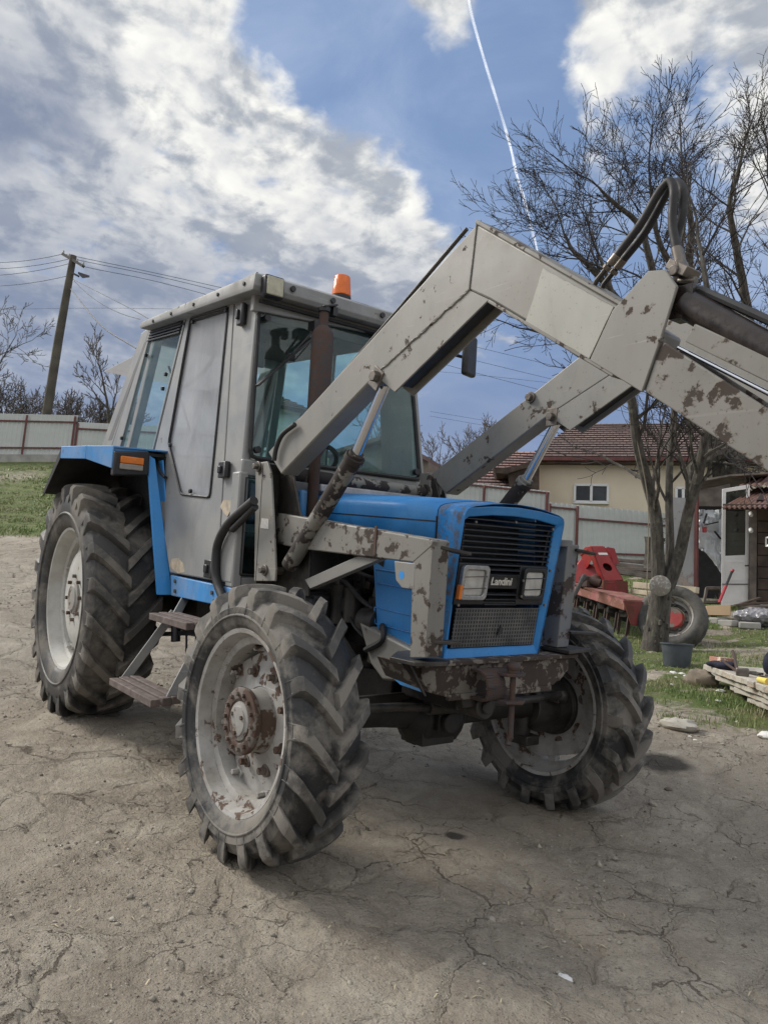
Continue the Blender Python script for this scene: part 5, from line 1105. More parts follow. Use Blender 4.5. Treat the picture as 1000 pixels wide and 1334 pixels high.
wires=[(((-60,338,33),(82,331,30.4)),'topmost wire running left from the pole crossarm'),(((-60,347,33),(92,337,30.3)),'second wire running left from the pole crossarm'),(((-60,358,33),(100,341,30)),'third wire running left from the pole crossarm'),(((-60,371,33),(98,357,30)),'lowest wire running left from the pole below the crossarm'),
 (((84,331,30.4),(285,374,34),(620,452,42),(1060,560,60)),'topmost wire running right from the crossarm over the cab'),(((94,337,30.3),(280,378,34),(620,470,42),(1060,575,60)),'second wire running right from the crossarm over the cab'),(((108,347,29.8),(270,384,33),(620,486,42),(1060,600,60)),'third wire running right from the crossarm over the cab'),
 (((96,364,30),(185,410,20),(195,425,17)),'upper service wire sloping down behind the cab'),(((97,366,30),(183,416,24)),'lower service wire sloping down behind the cab'),(((92,376,30),(130,422,24),(178,454,18)),'thick black cable sagging from the pole to behind the cab'),
 (((-60,404,60),(200,402,60),(600,415,60)),'faint distant wire crossing the sky left of the cab'),(((560,536,60),(800,575,60),(1060,610,60)),'upper faint distant wire right of the windscreen'),(((560,542,60),(800,583,60),(1060,622,60)),'lower faint distant wire right of the windscreen'),(((560,483,55),(700,497,55),(1060,540,60)),'faint wire passing behind the outside mirror')]
for pts,lab in wires:
    P_=[at(*p) for p in pts]; w=smoothpath(P_,8) if len(P_)>2 else [P_[0]*(1-t)+P_[1]*t-Zv*.25*4*t*(1-t) for t in np.linspace(0,1,9)]
    o=MB().tube(w,.011 if 'thick' not in lab else .02,5,cap=False).build('overhead_wire',WIR,label=lab,category='overhead wire',group='overhead wires strung across the sky')
# ---- yellow house
def tilemat(name,c1_,c2_,dirn):
    m,g=mat(name); br=g.new('TexBrick'); g.put(br.inputs['Vector'],g.new('UVMap').outputs[0]); br.inputs['Scale'].default_value=1; br.inputs['Brick Width'].default_value=.26; br.inputs['Row Height'].default_value=.30; br.inputs['Mortar Size'].default_value=.022
    br.inputs['Color1'].default_value=tuple(c1_)+(1,); br.inputs['Color2'].default_value=tuple(c2_)+(1,); br.inputs['Mortar'].default_value=(.05,.03,.028,1); br.inputs['Mortar Smooth'].default_value=.2
    nn=g.noise(g.obj,1.6,6,.65); g.l.new(g.mix(g.mr(nn,.42,.68,0,.65),br.outputs[0],(.15,.12,.11)),g.b.inputs['Base Color']); g.b.inputs['Roughness'].default_value=.85
    g.l.new(g.bump(br.outputs[1],-.8,.04),g.b.inputs['Normal']); return m
TILE=tilemat('clay_roof_tile',(.26,.185,.165),(.18,.125,.11),0); TILEP=tilemat('pinkish_roof_tile',(.38,.24,.21),(.27,.15,.13),0)
def roofquad(a,b,c,d,name,mt,rt,th=.12,tile=True):                # a-b eave, d-c ridge
    a,b,c,d=[np.array(p,float) for p in(a,b,c,d)]; n=np.cross(b-a,d-a); n/=np.linalg.norm(n); n=n if n[2]>0 else -n
    o=child(MB().prism([a,b,c,d],-n*th),name,mt,rt,smooth=0); me=o.data; uv=me.uv_layers.new(name='UVMap'); ex=(b-a)/np.linalg.norm(b-a); ey=np.cross(n,ex)
    for l in me.loops: p=np.array(me.vertices[l.vertex_index].co); uv.data[l.index].uv=((p-a)@ex,(p-a)@ey)
    # courses of tiles as stepped rows
    rows=int(np.linalg.norm(d-a)/.34); st=MB()
    for i in range(rows):
        t=i/rows; p0=a*(1-t)+d*t; p1=b*(1-t)+c*t; st.bar(p0+n*.02,p1+n*.02,.03,.05,up=n)
    if tile: child(st,'tile_course',mt,o)
    return o
HD=30.0
WA=at(702,600,HD); WB=at(1010,607,27.6); base_z=at(800,760,HD)[2]
d,n,L=frame(WA,WB); HS=root('house','yellow rendered house with clay tiled roof and white windows behind the fence','house',V(WA[0],WA[1],base_z))
YEL=plain('cream_yellow_render',(.66,.575,.445),.85,0,.06,1.2)
zt=WA[2]; wallpts=[V(WA[0],WA[1],base_z-3),V(WB[0],WB[1],base_z-3),V(WB[0],WB[1],zt),V(WA[0],WA[1],zt)]
child(MB().prism(wallpts,-n*8),'wall',YEL,HS)
e0=V(WA[0],WA[1],zt)-d*.55+n*.5-Zv*.05; e1=V(WB[0],WB[1],zt)+d*.8+n*.5-Zv*.05
rh=at(725,552,HD+4)[2]; r0=V(WA[0],WA[1],rh)-n*4+d*1.2; r1=V(WB[0],WB[1],rh)-n*4+d*.5
roofquad(e0,e1,r1,r0,'roof',TILE,HS)
e2=V(WA[0],WA[1],zt)-d*.55-n*8.5; roofquad(e2,e0,r0,r0+V(.01,0,0),'hip_roof',TILE,HS,tile=False)
child(MB().bar(e0+n*.05,e1+n*.05,.16,.14),'gutter',REDFR,HS); child(MB().prism([e0-Zv*.08,e1-Zv*.08,e1-Zv*.08-n*.5,e0-Zv*.08-n*.5],-Zv*.05),'soffit',WOODD,HS)
def onwall(px,py): 
    dd=rayW(px,py); P0=V(WA[0],WA[1],0); t=((P0-CW)@n)/(dd@n); return CW+dd*t
def window(px0,px1,py0,py1,rt,onw=onwall,n=n,d=d,fr=.09,mull=1):
    a,b=onw(px0,py1),onw(px1,py1); zt_=onw((px0+px1)/2,py0)[2]; zb_=onw((px0+px1)/2,py1)[2]; a=V(a[0],a[1],0); b=V(b[0],b[1],0)
    m=MB(); z0,z1=zb_,zt_
    for p,q_ in((a+Zv*z0,b+Zv*z0),(a+Zv*z1,b+Zv*z1),(a+Zv*z0,a+Zv*z1),(b+Zv*z0,b+Zv*z1)): m.bar(p+n*.03,q_+n*.03,.08 if abs(p[2]-q_[2])<.01 else fr,fr if abs(p[2]-q_[2])<.01 else .08,up=(0,0,1) if abs(p[2]-q_[2])<.01 else tuple(n))
    for i in range(mull): c=a*(1-(i+1)/(mull+1))+b*(i+1)/(mull+1); m.bar(c+Zv*z0+n*.035,c+Zv*z1+n*.035,fr*1.1,.07,up=tuple(n))
    w=child(m,'window',PVC,rt); 
    child(MB().prism([a+Zv*z0+n*.012,b+Zv*z0+n*.012,b+Zv*z1+n*.012,a+Zv*z1+n*.012],-n*.01),'pane',WINDOWP,w) if 0 else child(MB().prism([a+Zv*z0+n*.012,b+Zv*z0+n*.012,b+Zv*z1+n*.012,a+Zv*z1+n*.012],-n*.01),'pane',WINDOWP,w)
    child(MB().bar(a+Zv*(z0-.06)+n*.06-d*.05,b+Zv*(z0-.06)+n*.06+d*.05,.14,.05),'window_sill',PVC,w); return w
window(748,791,632,654,HS); window(880,898,636,660,HS)
# pinkish roofed outbuilding with a dark open gable, left of the house
PA,PB=at(596,634,27),at(690,640,26.5); d2,n2,L2=frame(PA,PB)
OB=root('outbuilding','low outbuilding with pinkish tiled roof and dark open gable between tractor and yellow house','outbuilding',V(PA[0],PA[1],PA[2]-3))
child(MB().prism([V(PA[0],PA[1],PA[2]-4),V(PB[0],PB[1],PB[2]-4),V(PB[0],PB[1],PA[2]),V(PA[0],PA[1],PA[2])],-n2*4),'wall',YEL,OB)
rr=at(650,588,30.5)[2]; a_=V(PA[0],PA[1],PA[2])+n2*.4-d2*1; b_=V(PB[0],PB[1],PA[2])+n2*.4+d2*.3; roofquad(a_,b_,V(PB[0],PB[1],rr)-n2*3.5+d2*.3,V(PA[0],PA[1],rr)-n2*3.5,'roof',TILEP,OB)
g0,g1,g2=at(642,606,26),at(702,598,26),at(700,634,26)
child(MB().prism([at(660,612,26),at(702,602,26),at(702,640,26),at(664,640,26)],-n2*1.5),'open_gable',WOODD,OB)
child(MB().prism([at(641,611,25.8),at(672,607,25.8),at(702,597,25.8),at(702,604,25.8),at(660,617,25.8),at(645,616,25.8)],-n2*1.8),'gable_overhang',WOODD,OB)
# white house and grey barn behind the cab, seen through its glass
hb=30
QA,QB=at(245,598,hb),at(386,598,hb+2); d3,n3,L3=frame(QA,QB)
WH=root('white_house','white house with brown tiled roof, seen through the glass of the cab','house',V(QA[0],QA[1],QA[2]))
zt3=at(320,513,hb)[2]
child(MB().prism([V(QA[0],QA[1],QA[2]-3),V(QB[0],QB[1],QA[2]-3),V(QB[0],QB[1],zt3),V(QA[0],QA[1],zt3)],-n3*7),'wall',plain('white_render',(.62,.62,.60),.8,0,.04,1),WH)
zr3=at(366,478,hb+3)[2]; a_=V(QA[0],QA[1],zt3)+n3*.5-d3*.4; b_=V(QB[0],QB[1],zt3)+n3*.5+d3*.6
roofquad(a_,b_,V(QB[0],QB[1],zr3)-n3*3.5-d3*2.2,V(QA[0],QA[1],zr3)-n3*3.5,'roof',TILE,WH); roofquad(b_,V(QB[0],QB[1],zt3)-n3*7.5+d3*.6,V(QB[0],QB[1],zr3)-n3*3.5-d3*2.2,V(QB[0],QB[1],zr3)-n3*3.51-d3*2.2,'hip_roof',TILE,WH,tile=False)
def onw3(px,py):
    dd=rayW(px,py); t=((V(QA[0],QA[1],0)-CW)@n3)/(dd@n3); return CW+dd*t
window(325,355,558,584,WH,onw3,n3,d3)
KA,KB=at(425,640,33),at(556,640,31); d4,n4,L4=frame(KA,KB)
KH=root('barn','grey barn with a shallow gable roof, seen through the windscreen above the bonnet','barn',V(KA[0],KA[1],KA[2]-2))
zl=at(430,596,33)[2]; zp=at(503,583,32)[2]+.3
KM=(V(KA[0],KA[1],0)*.4+V(KB[0],KB[1],0)*.6)
child(MB().prism([V(KA[0],KA[1],KA[2]-3),V(KB[0],KB[1],KA[2]-3),V(KB[0],KB[1],zl-.3),V(KM[0],KM[1],zp),V(KA[0],KA[1],zl)],-n4*8),'wall',plain('brown_barn_wall',(.18,.15,.13),.9,0,.2,1),KH)
BR_=plain('dark_barn_roof',(.13,.09,.085),.8,0,.3,1)
for P0,P1,z0,z1 in((KA,KM,zl,zp),(KM,KB,zp,zl-.3)):
    child(MB().prism([V(P0[0],P0[1],z0)+n4*.4,V(P1[0],P1[1],z1)+n4*.4,V(P1[0],P1[1],z1)-n4*8.4,V(P0[0],P0[1],z0)-n4*8.4],Zv*.18),'roof',BR_,KH)
# ---- trees
def grow(mb,p,dirv,L,r,depth,rg,nseg=5,spread=.55,up=.12,wob=.10,kids=(3,5),minr=.004,twig=None,shrink=.62,start=.25):
    p=np.array(p,float); dv=np.array(dirv,float); dv/=np.linalg.norm(dv); pts=[p.copy()]; rs=[r]; dirs=[dv.copy()]
    for i in range(nseg):
        dv=dv+rg.normal(0,wob,3)+np.array([0,0,up])*(1.0/nseg)*2; dv/=np.linalg.norm(dv); p=p+dv*L/nseg; pts.append(p.copy()); rs.append(max(r*(1-.62*(i+1)/nseg),minr)); dirs.append(dv.copy())
    tgt=mb if r>.018 or twig is None else twig
    tgt.tube(pts,rs,7 if r>.05 else (5 if r>.015 else 3),cap=False)
    if depth<=0: return
    n=rg.integers(kids[0],kids[1]+1)
    for k in range(n):
        f=start+(1-start)*(k+rg.random())/n; i=min(int(f*nseg),nseg-1); t=f*nseg-i; q=pts[i]*(1-t)+pts[i+1]*t; base=dirs[i]
        ax_=rg.normal(0,1,3); ax_-=base*(ax_@base); ax_/=np.linalg.norm(ax_); s=spread*rg.uniform(.7,1.35); nd=base*math.cos(s)+ax_*math.sin(s)
        rr_=max((rs[i]*(1-t)+rs[i+1]*t)*rg.uniform(.5,.75),minr); grow(mb,q,nd,L*shrink*rg.uniform(.7,1.2)*(1.1-.45*f),rr_,depth-1,rg,max(nseg-1,3),spread,up,wob*1.15,kids,minr,twig,shrink,.15)
    grow(mb,pts[-1],dirs[-1],L*shrink*.8,rs[-1],depth-1,rg,max(nseg-1,3),spread,up,wob*1.15,kids,minr,twig,shrink,.15)
rg=np.random.default_rng(21)
TD=9.2; tb=onG(851,TD,846); tb=V(tb[0],tb[1],tb[2]-.05)
TR=root('tree','bare multi-stemmed fruit tree with grey lichened bark in front of the old tyre','tree',tb)
tm,tw_=MB(),MB(); fk=at(862,765,TD)
base=[tb,tb*.6+fk*.4+V(.0,0,0),fk]; tm.tube(smoothpath(base,4),[.165-.006*i for i in range(len(smoothpath(base,4)))],12)
for path,r0,r1,dp in (([(858,770,9.2),(856,720,9.2),(853,668,9.15),(842,626,9.1),(829,575,9.0),(822,520,8.9),(806,455,8.8)],.088,.045,4),
                      ([(866,768,9.2),(872,716,9.3),(871,660,9.4),(872,600,9.5),(878,520,9.6),(870,430,9.6),(880,350,9.6)],.058,.03,4),
                      ([(870,765,9.15),(884,725,9.1),(896,668,9.0),(909,620,8.9),(918,570,8.8),(935,480,8.7),(925,400,8.7)],.080,.04,4)):
    P_=smoothpath([at(*q_) for q_ in path],4); K=len(P_); rs=[r0+(r1-r0)*i/(K-1) for i in range(K)]; tm.tube(P_,rs,9,cap=False)
    for i in range(int(K*.35),K,2):
        if rg.random()<.85:
            bd=P_[min(i+1,K-1)]-P_[i-1]; bd/=np.linalg.norm(bd); ax_=rg.normal(0,1,3); ax_-=bd*(ax_@bd); ax_/=np.linalg.norm(ax_); s=rg.uniform(.5,1.1)
            grow(tm,P_[i],bd*math.cos(s)+ax_*math.sin(s),rg.uniform(.7,1.3),rs[i]*.42,2,rg,5,.6,.10,.14,(3,5),.0042,tw_)
    grow(tm,P_[-1],P_[-1]-P_[-2],1.1,r1,3,rg,5,.5,.14,.11,(3,5),.0042,tw_)
for i in range(16):                                     # knots on the bark
    t=rg.random(); p=tb*(1-t)+fk*t; a=rg.uniform(0,6.3); tm.sphere(p+V(math.cos(a)*(.155-.03*t),math.sin(a)*(.155-.03*t),0),rg.uniform(.012,.03),6,(1,1,1.6))
child(tm,'trunk',BARK,TR,recalc=False); child(tw_,'crown',TWIG,TR,recalc=False,smooth=0)
dsk=at(859,763,TD-.24); dn_=CW-dsk; dn_/=np.linalg.norm(dn_)
child(MB().tube([dsk-dn_*.05,dsk,dsk+dn_*.01,dsk+dn_*.004],[.115,.125,.11,.09],24),'sawn_stub',painted('pale_sawn_wood',(.36,.36,.33),chip=(.16,.16,.15),amt=.5,sc_=30),TR)
# big tree behind
rg=np.random.default_rng(33); b2=onG(935,16.5,800); TR2=root('tree','large bare tree with a dense crown of twigs behind the shed, filling the upper right','tree',b2)
tm,tw_=MB(),MB()
stems=[([(930,720,16.5),(935,640,16.5),(925,560,16.3),(910,470,16),(895,380,15.7),(900,300,15.6),(890,235,15.6)],.26,.04),([(932,680,16.5),(955,600,16.6),(985,520,16.6),(975,420,16.4),(960,330,16.2),(950,270,16.2),(965,205,16.2)],.20,.035),
([(925,560,16.3),(870,480,16.0),(820,410,15.6),(770,350,15.3),(745,325,15.2),(735,305,15.2)],.12,.025),([(955,600,16.6),(1020,500,16.9),(1040,380,17),(1010,290,17),(1000,220,17)],.18,.04),([(910,470,16),(860,390,15.6),(835,300,15.4),(800,265,15.3),(780,245,15.3)],.11,.025),
([(870,480,16),(800,470,15.6),(740,440,15.4),(690,430,15.3)],.08,.022),([(895,380,15.7),(860,320,15.5),(850,270,15.4),(845,230,15.4)],.08,.022),([(930,700,16.5),(905,620,16.3),(915,600,16.2),(955,590,16),(960,640,15.9)],.20,.14)]
def trunc(L): return L
for path,r0,r1 in stems:
    P_=smoothpath([at(*q_) for q_ in path],5); K=len(P_); P_=[p+rg.normal(0,.006,3) for p in P_]; rs=[r0*(1-(i/(K-1))**.8)+r1*(i/(K-1))**.8 for i in range(K)]; tm.tube(P_,rs,8,cap=False)
    for i in range(int(K*.28),K):
        if rg.random()<.25: continue
        bd=P_[min(i+1,K-1)]-P_[i-1]; bd/=np.linalg.norm(bd); ax_=rg.normal(0,1,3); ax_-=bd*(ax_@bd); ax_/=np.linalg.norm(ax_); s=rg.uniform(.6,1.15)
        grow(tm,P_[i],bd*math.cos(s)+ax_*math.sin(s),rg.uniform(.9,1.7),min(rs[i]*.34,.030),3,rg,5,.62,.09,.12,(3,4),.0050,tw_,.64)
    grow(tm,P_[-1],P_[-1]-P_[-2],1.25,r1*.8,3,rg,5,.6,.09,.12,(3,5),.0050,tw_,.64)
child(tm,'trunk',BARK,TR2,recalc=False); child(tw_,'crown',TWIG,TR2,recalc=False,smooth=0)
# distant bare trees and bushes on the left
def bare(px,py,D,h,label,seed,n=1,sp=.6,r=.09,dep=4,mr_=.012,group=None,multi=1,nm='bare_tree'):
    r_=np.random.default_rng(seed); b=at(px,py,D); rt=root(nm,label,'tree' if 'tree' in nm else 'bush',b,group); a,c=MB(),MB()
    for k in range(multi):
        dr=V(r_.normal(0,.35 if multi>1 else .05),r_.normal(0,.35 if multi>1 else .05),1); grow(a,b+V(r_.normal(0,.3*(multi>1)),r_.normal(0,.3*(multi>1)),-.6),dr,h*.5,r,dep,r_,5,sp,.12,.10,(3,4),mr_,c,.62)
    if a.f: child(a,'trunk',BARK,rt,recalc=False)
    if c.f: child(c,'crown',TWIGF,rt,recalc=False,smooth=0)
bare(145,555,34,5.6,'slim bare tree right of the pole, beside the cab roof',3,sp=.5,r=.09,group='bare trees beyond the left fence')
bare(-12,548,34,7.5,'bare tree at the left edge with branches reaching in',5,sp=.75,r=.13,group='bare trees beyond the left fence')
for i,(px,D,h,lab) in enumerate(((10,36,3.6,'dense brown bush at the far left above the fence'),(38,38,3.4,'second brown bush from the left above the fence'),(72,38,3.0,'brown bush just right of the pole foot'),(98,37,2.7,'low brown bush between the pole and the slim tree'),(125,36,2.2,'low thin bush under the slim bare tree'),(178,36,2.4,'thin bush seen beside the rear cab pillar'))):
    bare(px,556,D,h,lab,40+i,sp=.8,r=.05,dep=3,mr_=.014,multi=7,group='brown bushes above the left fence',nm='bush')
for i,(px,py,D,h,lab) in enumerate(((575,625,45,4.5,'faint bare bush on the skyline right of the windscreen'),(605,620,42,4.0,'thin bare bush on the skyline above the outbuilding'),(655,600,40,3.5,'thin bare bush behind the outbuilding roof'),(500,590,42,5,'bare tree seen through the windscreen above the barn roof'))):
    bare(px,py,D,h,lab,70+i,sp=.6,r=.05,dep=3,mr_=.014,multi=4,group='faint bushes on the skyline',nm='bush')
# ---- shed: grey panel, white door, dark interior, timber wall, rusty sheet roof
SD=12.3
def sp_(px,py,D=SD): return at(px,py,D)
SA,SB=at(880,795,12.6),at(1060,800,11.9); ds,ns,Ls=frame(SA,SB)
SH=root('shed','ramshackle timber shed with white door, grey panel and rusty sheet roof','shed',onG(960,12.2,795))
child(MB().prism([sp_(874,648,12.6),sp_(907,649,12.5),sp_(906,778,12.4),sp_(880,778,12.5)],-ns*.03),'grey_panel',painted('stained_grey_board',(.36,.36,.36),chip=(.25,.24,.23),amt=.6,sc_=5,dust=.3,dustc=(.22,.21,.2),rough=.8),SH)
child(MB().bar(sp_(907,646,12.45),sp_(906,782,12.4),.05,.05,up=(1,0,0)),'red_post',REDFR,SH)
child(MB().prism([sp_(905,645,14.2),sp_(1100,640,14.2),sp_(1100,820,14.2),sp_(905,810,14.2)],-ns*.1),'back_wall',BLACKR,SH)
child(MB().prism([sp_(895,628,12.4),sp_(950,618,12.4),sp_(1000,615,12.4),sp_(1000,622,14),sp_(895,640,14)],-Zv*.03),'felt_roof',WOODG,SH)
child(corr(MB(),sp_(896,648,12.6),sp_(950,640,12.5),(sp_(896,660,12.6)[2],sp_(950,660,12.5)[2]),(sp_(896,641,12.6)[2],sp_(950,630,12.5)[2]),per=.5),'fascia_sheet',WOODG,SH,smooth=0)
cm=MB(); v=[];nn_=14                                     # crumpled white sheet hanging inside
r_=np.random.default_rng(4)
for i in range(nn_):
    for j in range(nn_):
        px=908+36*j/(nn_-1); py=664+(50+42*(j/(nn_-1))**1.5)*i/(nn_-1); q=sp_(px,py,12.55)+ns*r_.normal(0,.04); v.append(q)
cm.add(v,[(i*nn_+j,i*nn_+j+1,(i+1)*nn_+j+1,(i+1)*nn_+j) for i in range(nn_-1) for j in range(nn_-1)]); child(cm,'white_sheet',plain('crumpled_white_sheet',(.72,.75,.78),.4,0,.08,3),SH,smooth=60)
child(MB().bar(sp_(920,669,12.45),sp_(916,682,12.45),.03,.03).bar(sp_(917,684,12.45),sp_(935,680,12.45),.02,.02).bar(sp_(930,692,12.45),sp_(938,702,12.45),.03,.02),'hanging_tool',BLACK,SH)
child(MB().box(sp_(917,690,12.42),(.05,.05,.09)),'red_handle_grip',plain('red_grip',(.35,.03,.03)),SH)
# door
ddn=ns
def dq(a,b,c,d_,off=0,D=12.1): return [sp_(*a,D)+ns*off,sp_(*b,D)+ns*off,sp_(*c,D)+ns*off,sp_(*d_,D)+ns*off]
DO=child(MB().ring(dq((940,637),(976,631),(974,787),(939,789)),dq((945,641),(971,637),(970,723),(944,724)),-ns*.05),'door',WHITE,SH,.004)
child(MB().prism(dq((945,726),(970,726),(969,784),(943,785),.004),-ns*.03),'door_panel',WHITE,DO,.004); child(MB().bar(sp_(940,761,12.08),sp_(974,761,12.08),.012,.012),'panel_gap',DARK,DO)
child(MB().ring(dq((944,731),(970,731),(969,756),(944,757),.012),dq((946,733),(968,733),(967,754),(946,755),.012),-ns*.012),'panel_moulding',WHITE,DO)
child(MB().prism(dq((945,641),(971,637),(970,723),(944,724),-.02),-ns*.01),'door_glass',glass('dusty_door_glass',(.45,.5,.5),1.5,.15,(.3,.3,.28)),DO)
for i,(y0,y1,cc) in enumerate(((694,704,(.27,.22,.15)),(705,712,(.22,.22,.21)),(713,723,(.24,.20,.15)))):
    child(MB().prism([sp_(947,y0,12.35),sp_(969,y0,12.35),sp_(969,y1,12.35),sp_(947,y1,12.35)],-ns*.03),'stacked_board',plain('board_%d'%i,cc,.85,0,.3,6),SH)
child(MB().cyl(sp_(955.5,682,12.3),sp_(955.5,682,12.25),.05,20),'hanging_disc',DARKM,SH)
child(MB().box(sp_(972,737,12.0),(.05,.03,.02)),'door_handle',BLACK,DO)
# timber wall right of the door
for i in range(9):
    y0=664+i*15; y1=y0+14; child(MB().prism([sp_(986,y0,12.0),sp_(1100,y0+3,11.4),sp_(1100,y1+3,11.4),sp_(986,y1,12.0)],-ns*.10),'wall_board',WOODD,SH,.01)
child(MB().prism([sp_(976,655,12.05),sp_(986,655,12.0),sp_(984,800,12.0),sp_(975,795,12.05)],-ns*.12),'door_jamb',WOODG,SH,.01)
for k in range(2): child(MB().tube([sp_(977,668+21*k,11.9),sp_(978,672+21*k,11.85)],[.035,.03],10),'white_insulator',WHITE,SH,.01)
child(MB().prism([sp_(990,642,11.6)+Zv*0,sp_(994,646,11.6),sp_(995,652,11.5),sp_(985,651,11.5)],-ns*.1),'hung_rag',RUST,SH,.01)
# number-like white metal bracket on the wall
child(MB().ring([sp_(996,700,11.6),sp_(1004,698,11.5),sp_(1004,712,11.5),sp_(996,712,11.6)],[sp_(998,702,11.6),sp_(1002,701,11.5),sp_(1002,709,11.5),sp_(998,709,11.6)],ns*.01),'white_bracket',WHITE,SH)
RSH=painted('rusty_corrugated_sheet',(.23,.125,.095),chip=(.12,.07,.05),amt=.55,sc_=3,dust=.5,dustc=(.25,.2,.18),rough=.7)
def rsheet(a,b,c,d_,mt,name,waves=14):
    a,b,c,d_=[np.array(q_) for q_ in(a,b,c,d_)]; n_=np.cross(b-a,d_-a); n_/=np.linalg.norm(n_); n_=n_ if n_[2]>0 else -n_; K=waves*6; vs=[]
    for i in range(K+1):
        t=i/K; o=n_*.018*math.sin(2*math.pi*waves*t); vs+=[a*(1-t)+b*t+o,d_*(1-t)+c*t+o]
    bk=[p-n_*.004 for p in vs]; m=MB().add(vs+bk,[(2*i,2*i+2,2*i+3,2*i+1) for i in range(K)]+[(2*K+2+2*i,2*K+2+2*i+1,2*K+2+2*i+3,2*K+2+2*i+2) for i in range(K)]); return child(m,name,mt,SH,smooth=60)
rsheet(sp_(938,662,11.3),sp_(1090,660,10.6),sp_(1110,625,13),sp_(985,636,13),RSH,'roof_sheet',22)
child(MB().bar(sp_(941,660,11.45),sp_(1090,662,10.8),.06,.08),'eave_batten',WOODD,SH)
rsheet(sp_(960,634,12.2),sp_(1090,626,12),sp_(1110,590,14),sp_(985,618,14),RSH,'upper_roof_sheet',16)
# ---- things around the yard
def tg(o,label,cat,group=None):
    o['label']=label;o['category']=cat
    if group: o['group']=group
    return o
# red power harrow
p0=at(832,787,9.9); p1=at(722,753,12.4); dh,nh,Lh=frame(p0,p1); hz0=p0[2]-.0
def HP(u,w,z): return V(p0[0],p0[1],0)+dh*u+nh*w+Zv*(z+p0[2]+(p1[2]-p0[2])*u/Lh)    # u along from the near end, w toward viewer
HRW=root('power_harrow','red power harrow implement standing on the grass behind the front wheel','farm implement',V(p0[0],p0[1],H1(p0[0],p0[1])))
RED=painted('red_implement_paint',(.29,.016,.018),chip=(.16,.05,.04),amt=.66,sc_=7,dust=.25,dustc=(.28,.14,.12),rough=.4)
REDW=painted('faded_red_paint',(.30,.10,.09),chip=(.14,.07,.055),amt=.5,sc_=5,dust=.7,dustc=(.40,.33,.28),rough=.7)
REDD=painted('dull_dark_red_paint',(.20,.03,.03),chip=(.10,.04,.03),amt=.52,sc_=6,dust=.6,dustc=(.20,.10,.08),rough=.65)
child(MB().prism([HP(0,-.25,.0),HP(Lh,-.25,.0),HP(Lh,.22,.0),HP(0,.22,.0)],Zv*.05).prism([HP(0,.22,.05),HP(Lh,.22,.05),HP(Lh,.22,-.10),HP(0,.22,-.10)],-nh*.05),'gear_trough',REDW,HRW,.01)
child(MB().prism([HP(-.03,.25,.04),HP(-.03,-.15,.04),HP(-.03,-.15,-.28),HP(-.03,.12,-.28)],dh*.03),'end_plate',REDD,HRW,.01)
r_=np.random.default_rng(9)
for i in range(9):
    u=.22+i*.30
    if u>Lh-.1: break
    T0=child(MB().cyl(HP(u,.05,.0),HP(u,.05,-.16),.10,16).box(HP(u,.05,-.18),(.22,.10,.08),Matrix.Rotation(r_.uniform(0,3),3,'Z')),'tine_rotor',DARKM,HRW,.01)
    for s in(-1,1): child(MB().prism([HP(u+s*.1,.05,-.18),HP(u+s*.13,.05,-.18),HP(u+s*.12,.09,-.48),HP(u+s*.10,.09,-.48)],nh*.05),'tine',RUST,T0,.004)
child(MB().prism([HP(.55,-.15,-.12),HP(Lh,-.15,-.12),HP(Lh,-.15,-.34),HP(.55,-.15,-.34)],-nh*.05),'rear_board',DARK,HRW,.01)
# headstock: slanted plate with a round hole, base flange, top box
HQ=lambda px,py,D=11.1: at(px,py,D)
def slab(pts,th,D=11.1): return MB().prism([HQ(*p_,D) if len(p_)==2 else at(*p_) for p_ in pts],th)
hc=HQ(791,738.5,10.92); Hout=[HQ(769,712,11.0),HQ(787,712,11.0),HQ(812,756,10.85),HQ(786,756,10.85)]
dhh=(Hout[1]-Hout[0]); mh=MB(); N_=28; o_=np.array(Hout); 
ux=(o_[1]-o_[0])/np.linalg.norm(o_[1]-o_[0]); up_=(o_[0]+o_[1]-o_[2]-o_[3]); up_/=np.linalg.norm(up_); nn3=np.cross(ux,up_); nn3/=np.linalg.norm(nn3); nn3=nn3 if nn3@(CW-o_[0])>0 else -nn3
outer=[];per=[o_[0],o_[1],o_[2],o_[3]]; 
for e in range(4):
    for k in range(N_//4): outer.append(per[e]*(1-k/(N_/4))+per[(e+1)%4]*k/(N_/4))
cc=HQ(791,738.5,10.9); cc=cc-nn3*((cc-o_[0])@nn3); an=[math.atan2((p-cc)@up_,(p-cc)@ux) for p in outer]
inner=[cc+.062*(math.cos(a)*ux+math.sin(a)*up_) for a in an]
child(MB().prism([p-nn3*.16 for p in per],-nn3*.02),'added_hole_backing',REDD,HRW)  # plate added behind the round hole so that it looks dark inside
child(mh.ring(outer,inner,-nn3*.03).prism([o_[0],o_[3],o_[3]-nn3*.18,o_[0]-nn3*.18],ux*.02).prism([o_[1],o_[2],o_[2]-nn3*.18,o_[1]-nn3*.18],-ux*.02),'headstock',RED,HRW,.004)
child(MB().prism([o_[0]+up_*.02-nn3*.03,o_[1]+up_*.02-nn3*.03,o_[1]+up_*.03-nn3*.6,o_[0]+up_*.03-nn3*.6],-up_*.03).prism([HQ(790,712,11.2),HQ(800,714,11.4),HQ(806,733,11.4),HQ(800,736,11.2)],-nn3*.12),'top_hood',RED,HRW,.01)
child(MB().prism([HQ(762,712,11.3),HQ(770,711,11.1),HQ(771,728,11.1),HQ(765,739,11.3)],-nn3*.3).prism([HQ(745,744,11.5),HQ(757,727,11.5),HQ(784,745,11.2),HQ(782,764,11.2),HQ(745,758,11.5)],-nn3*.25).prism([HQ(742,762,11.7),HQ(748,728,11.7),HQ(757,732,11.7),HQ(750,764,11.7)],-nn3*.2),'mast_bracket',RED,HRW,.01)
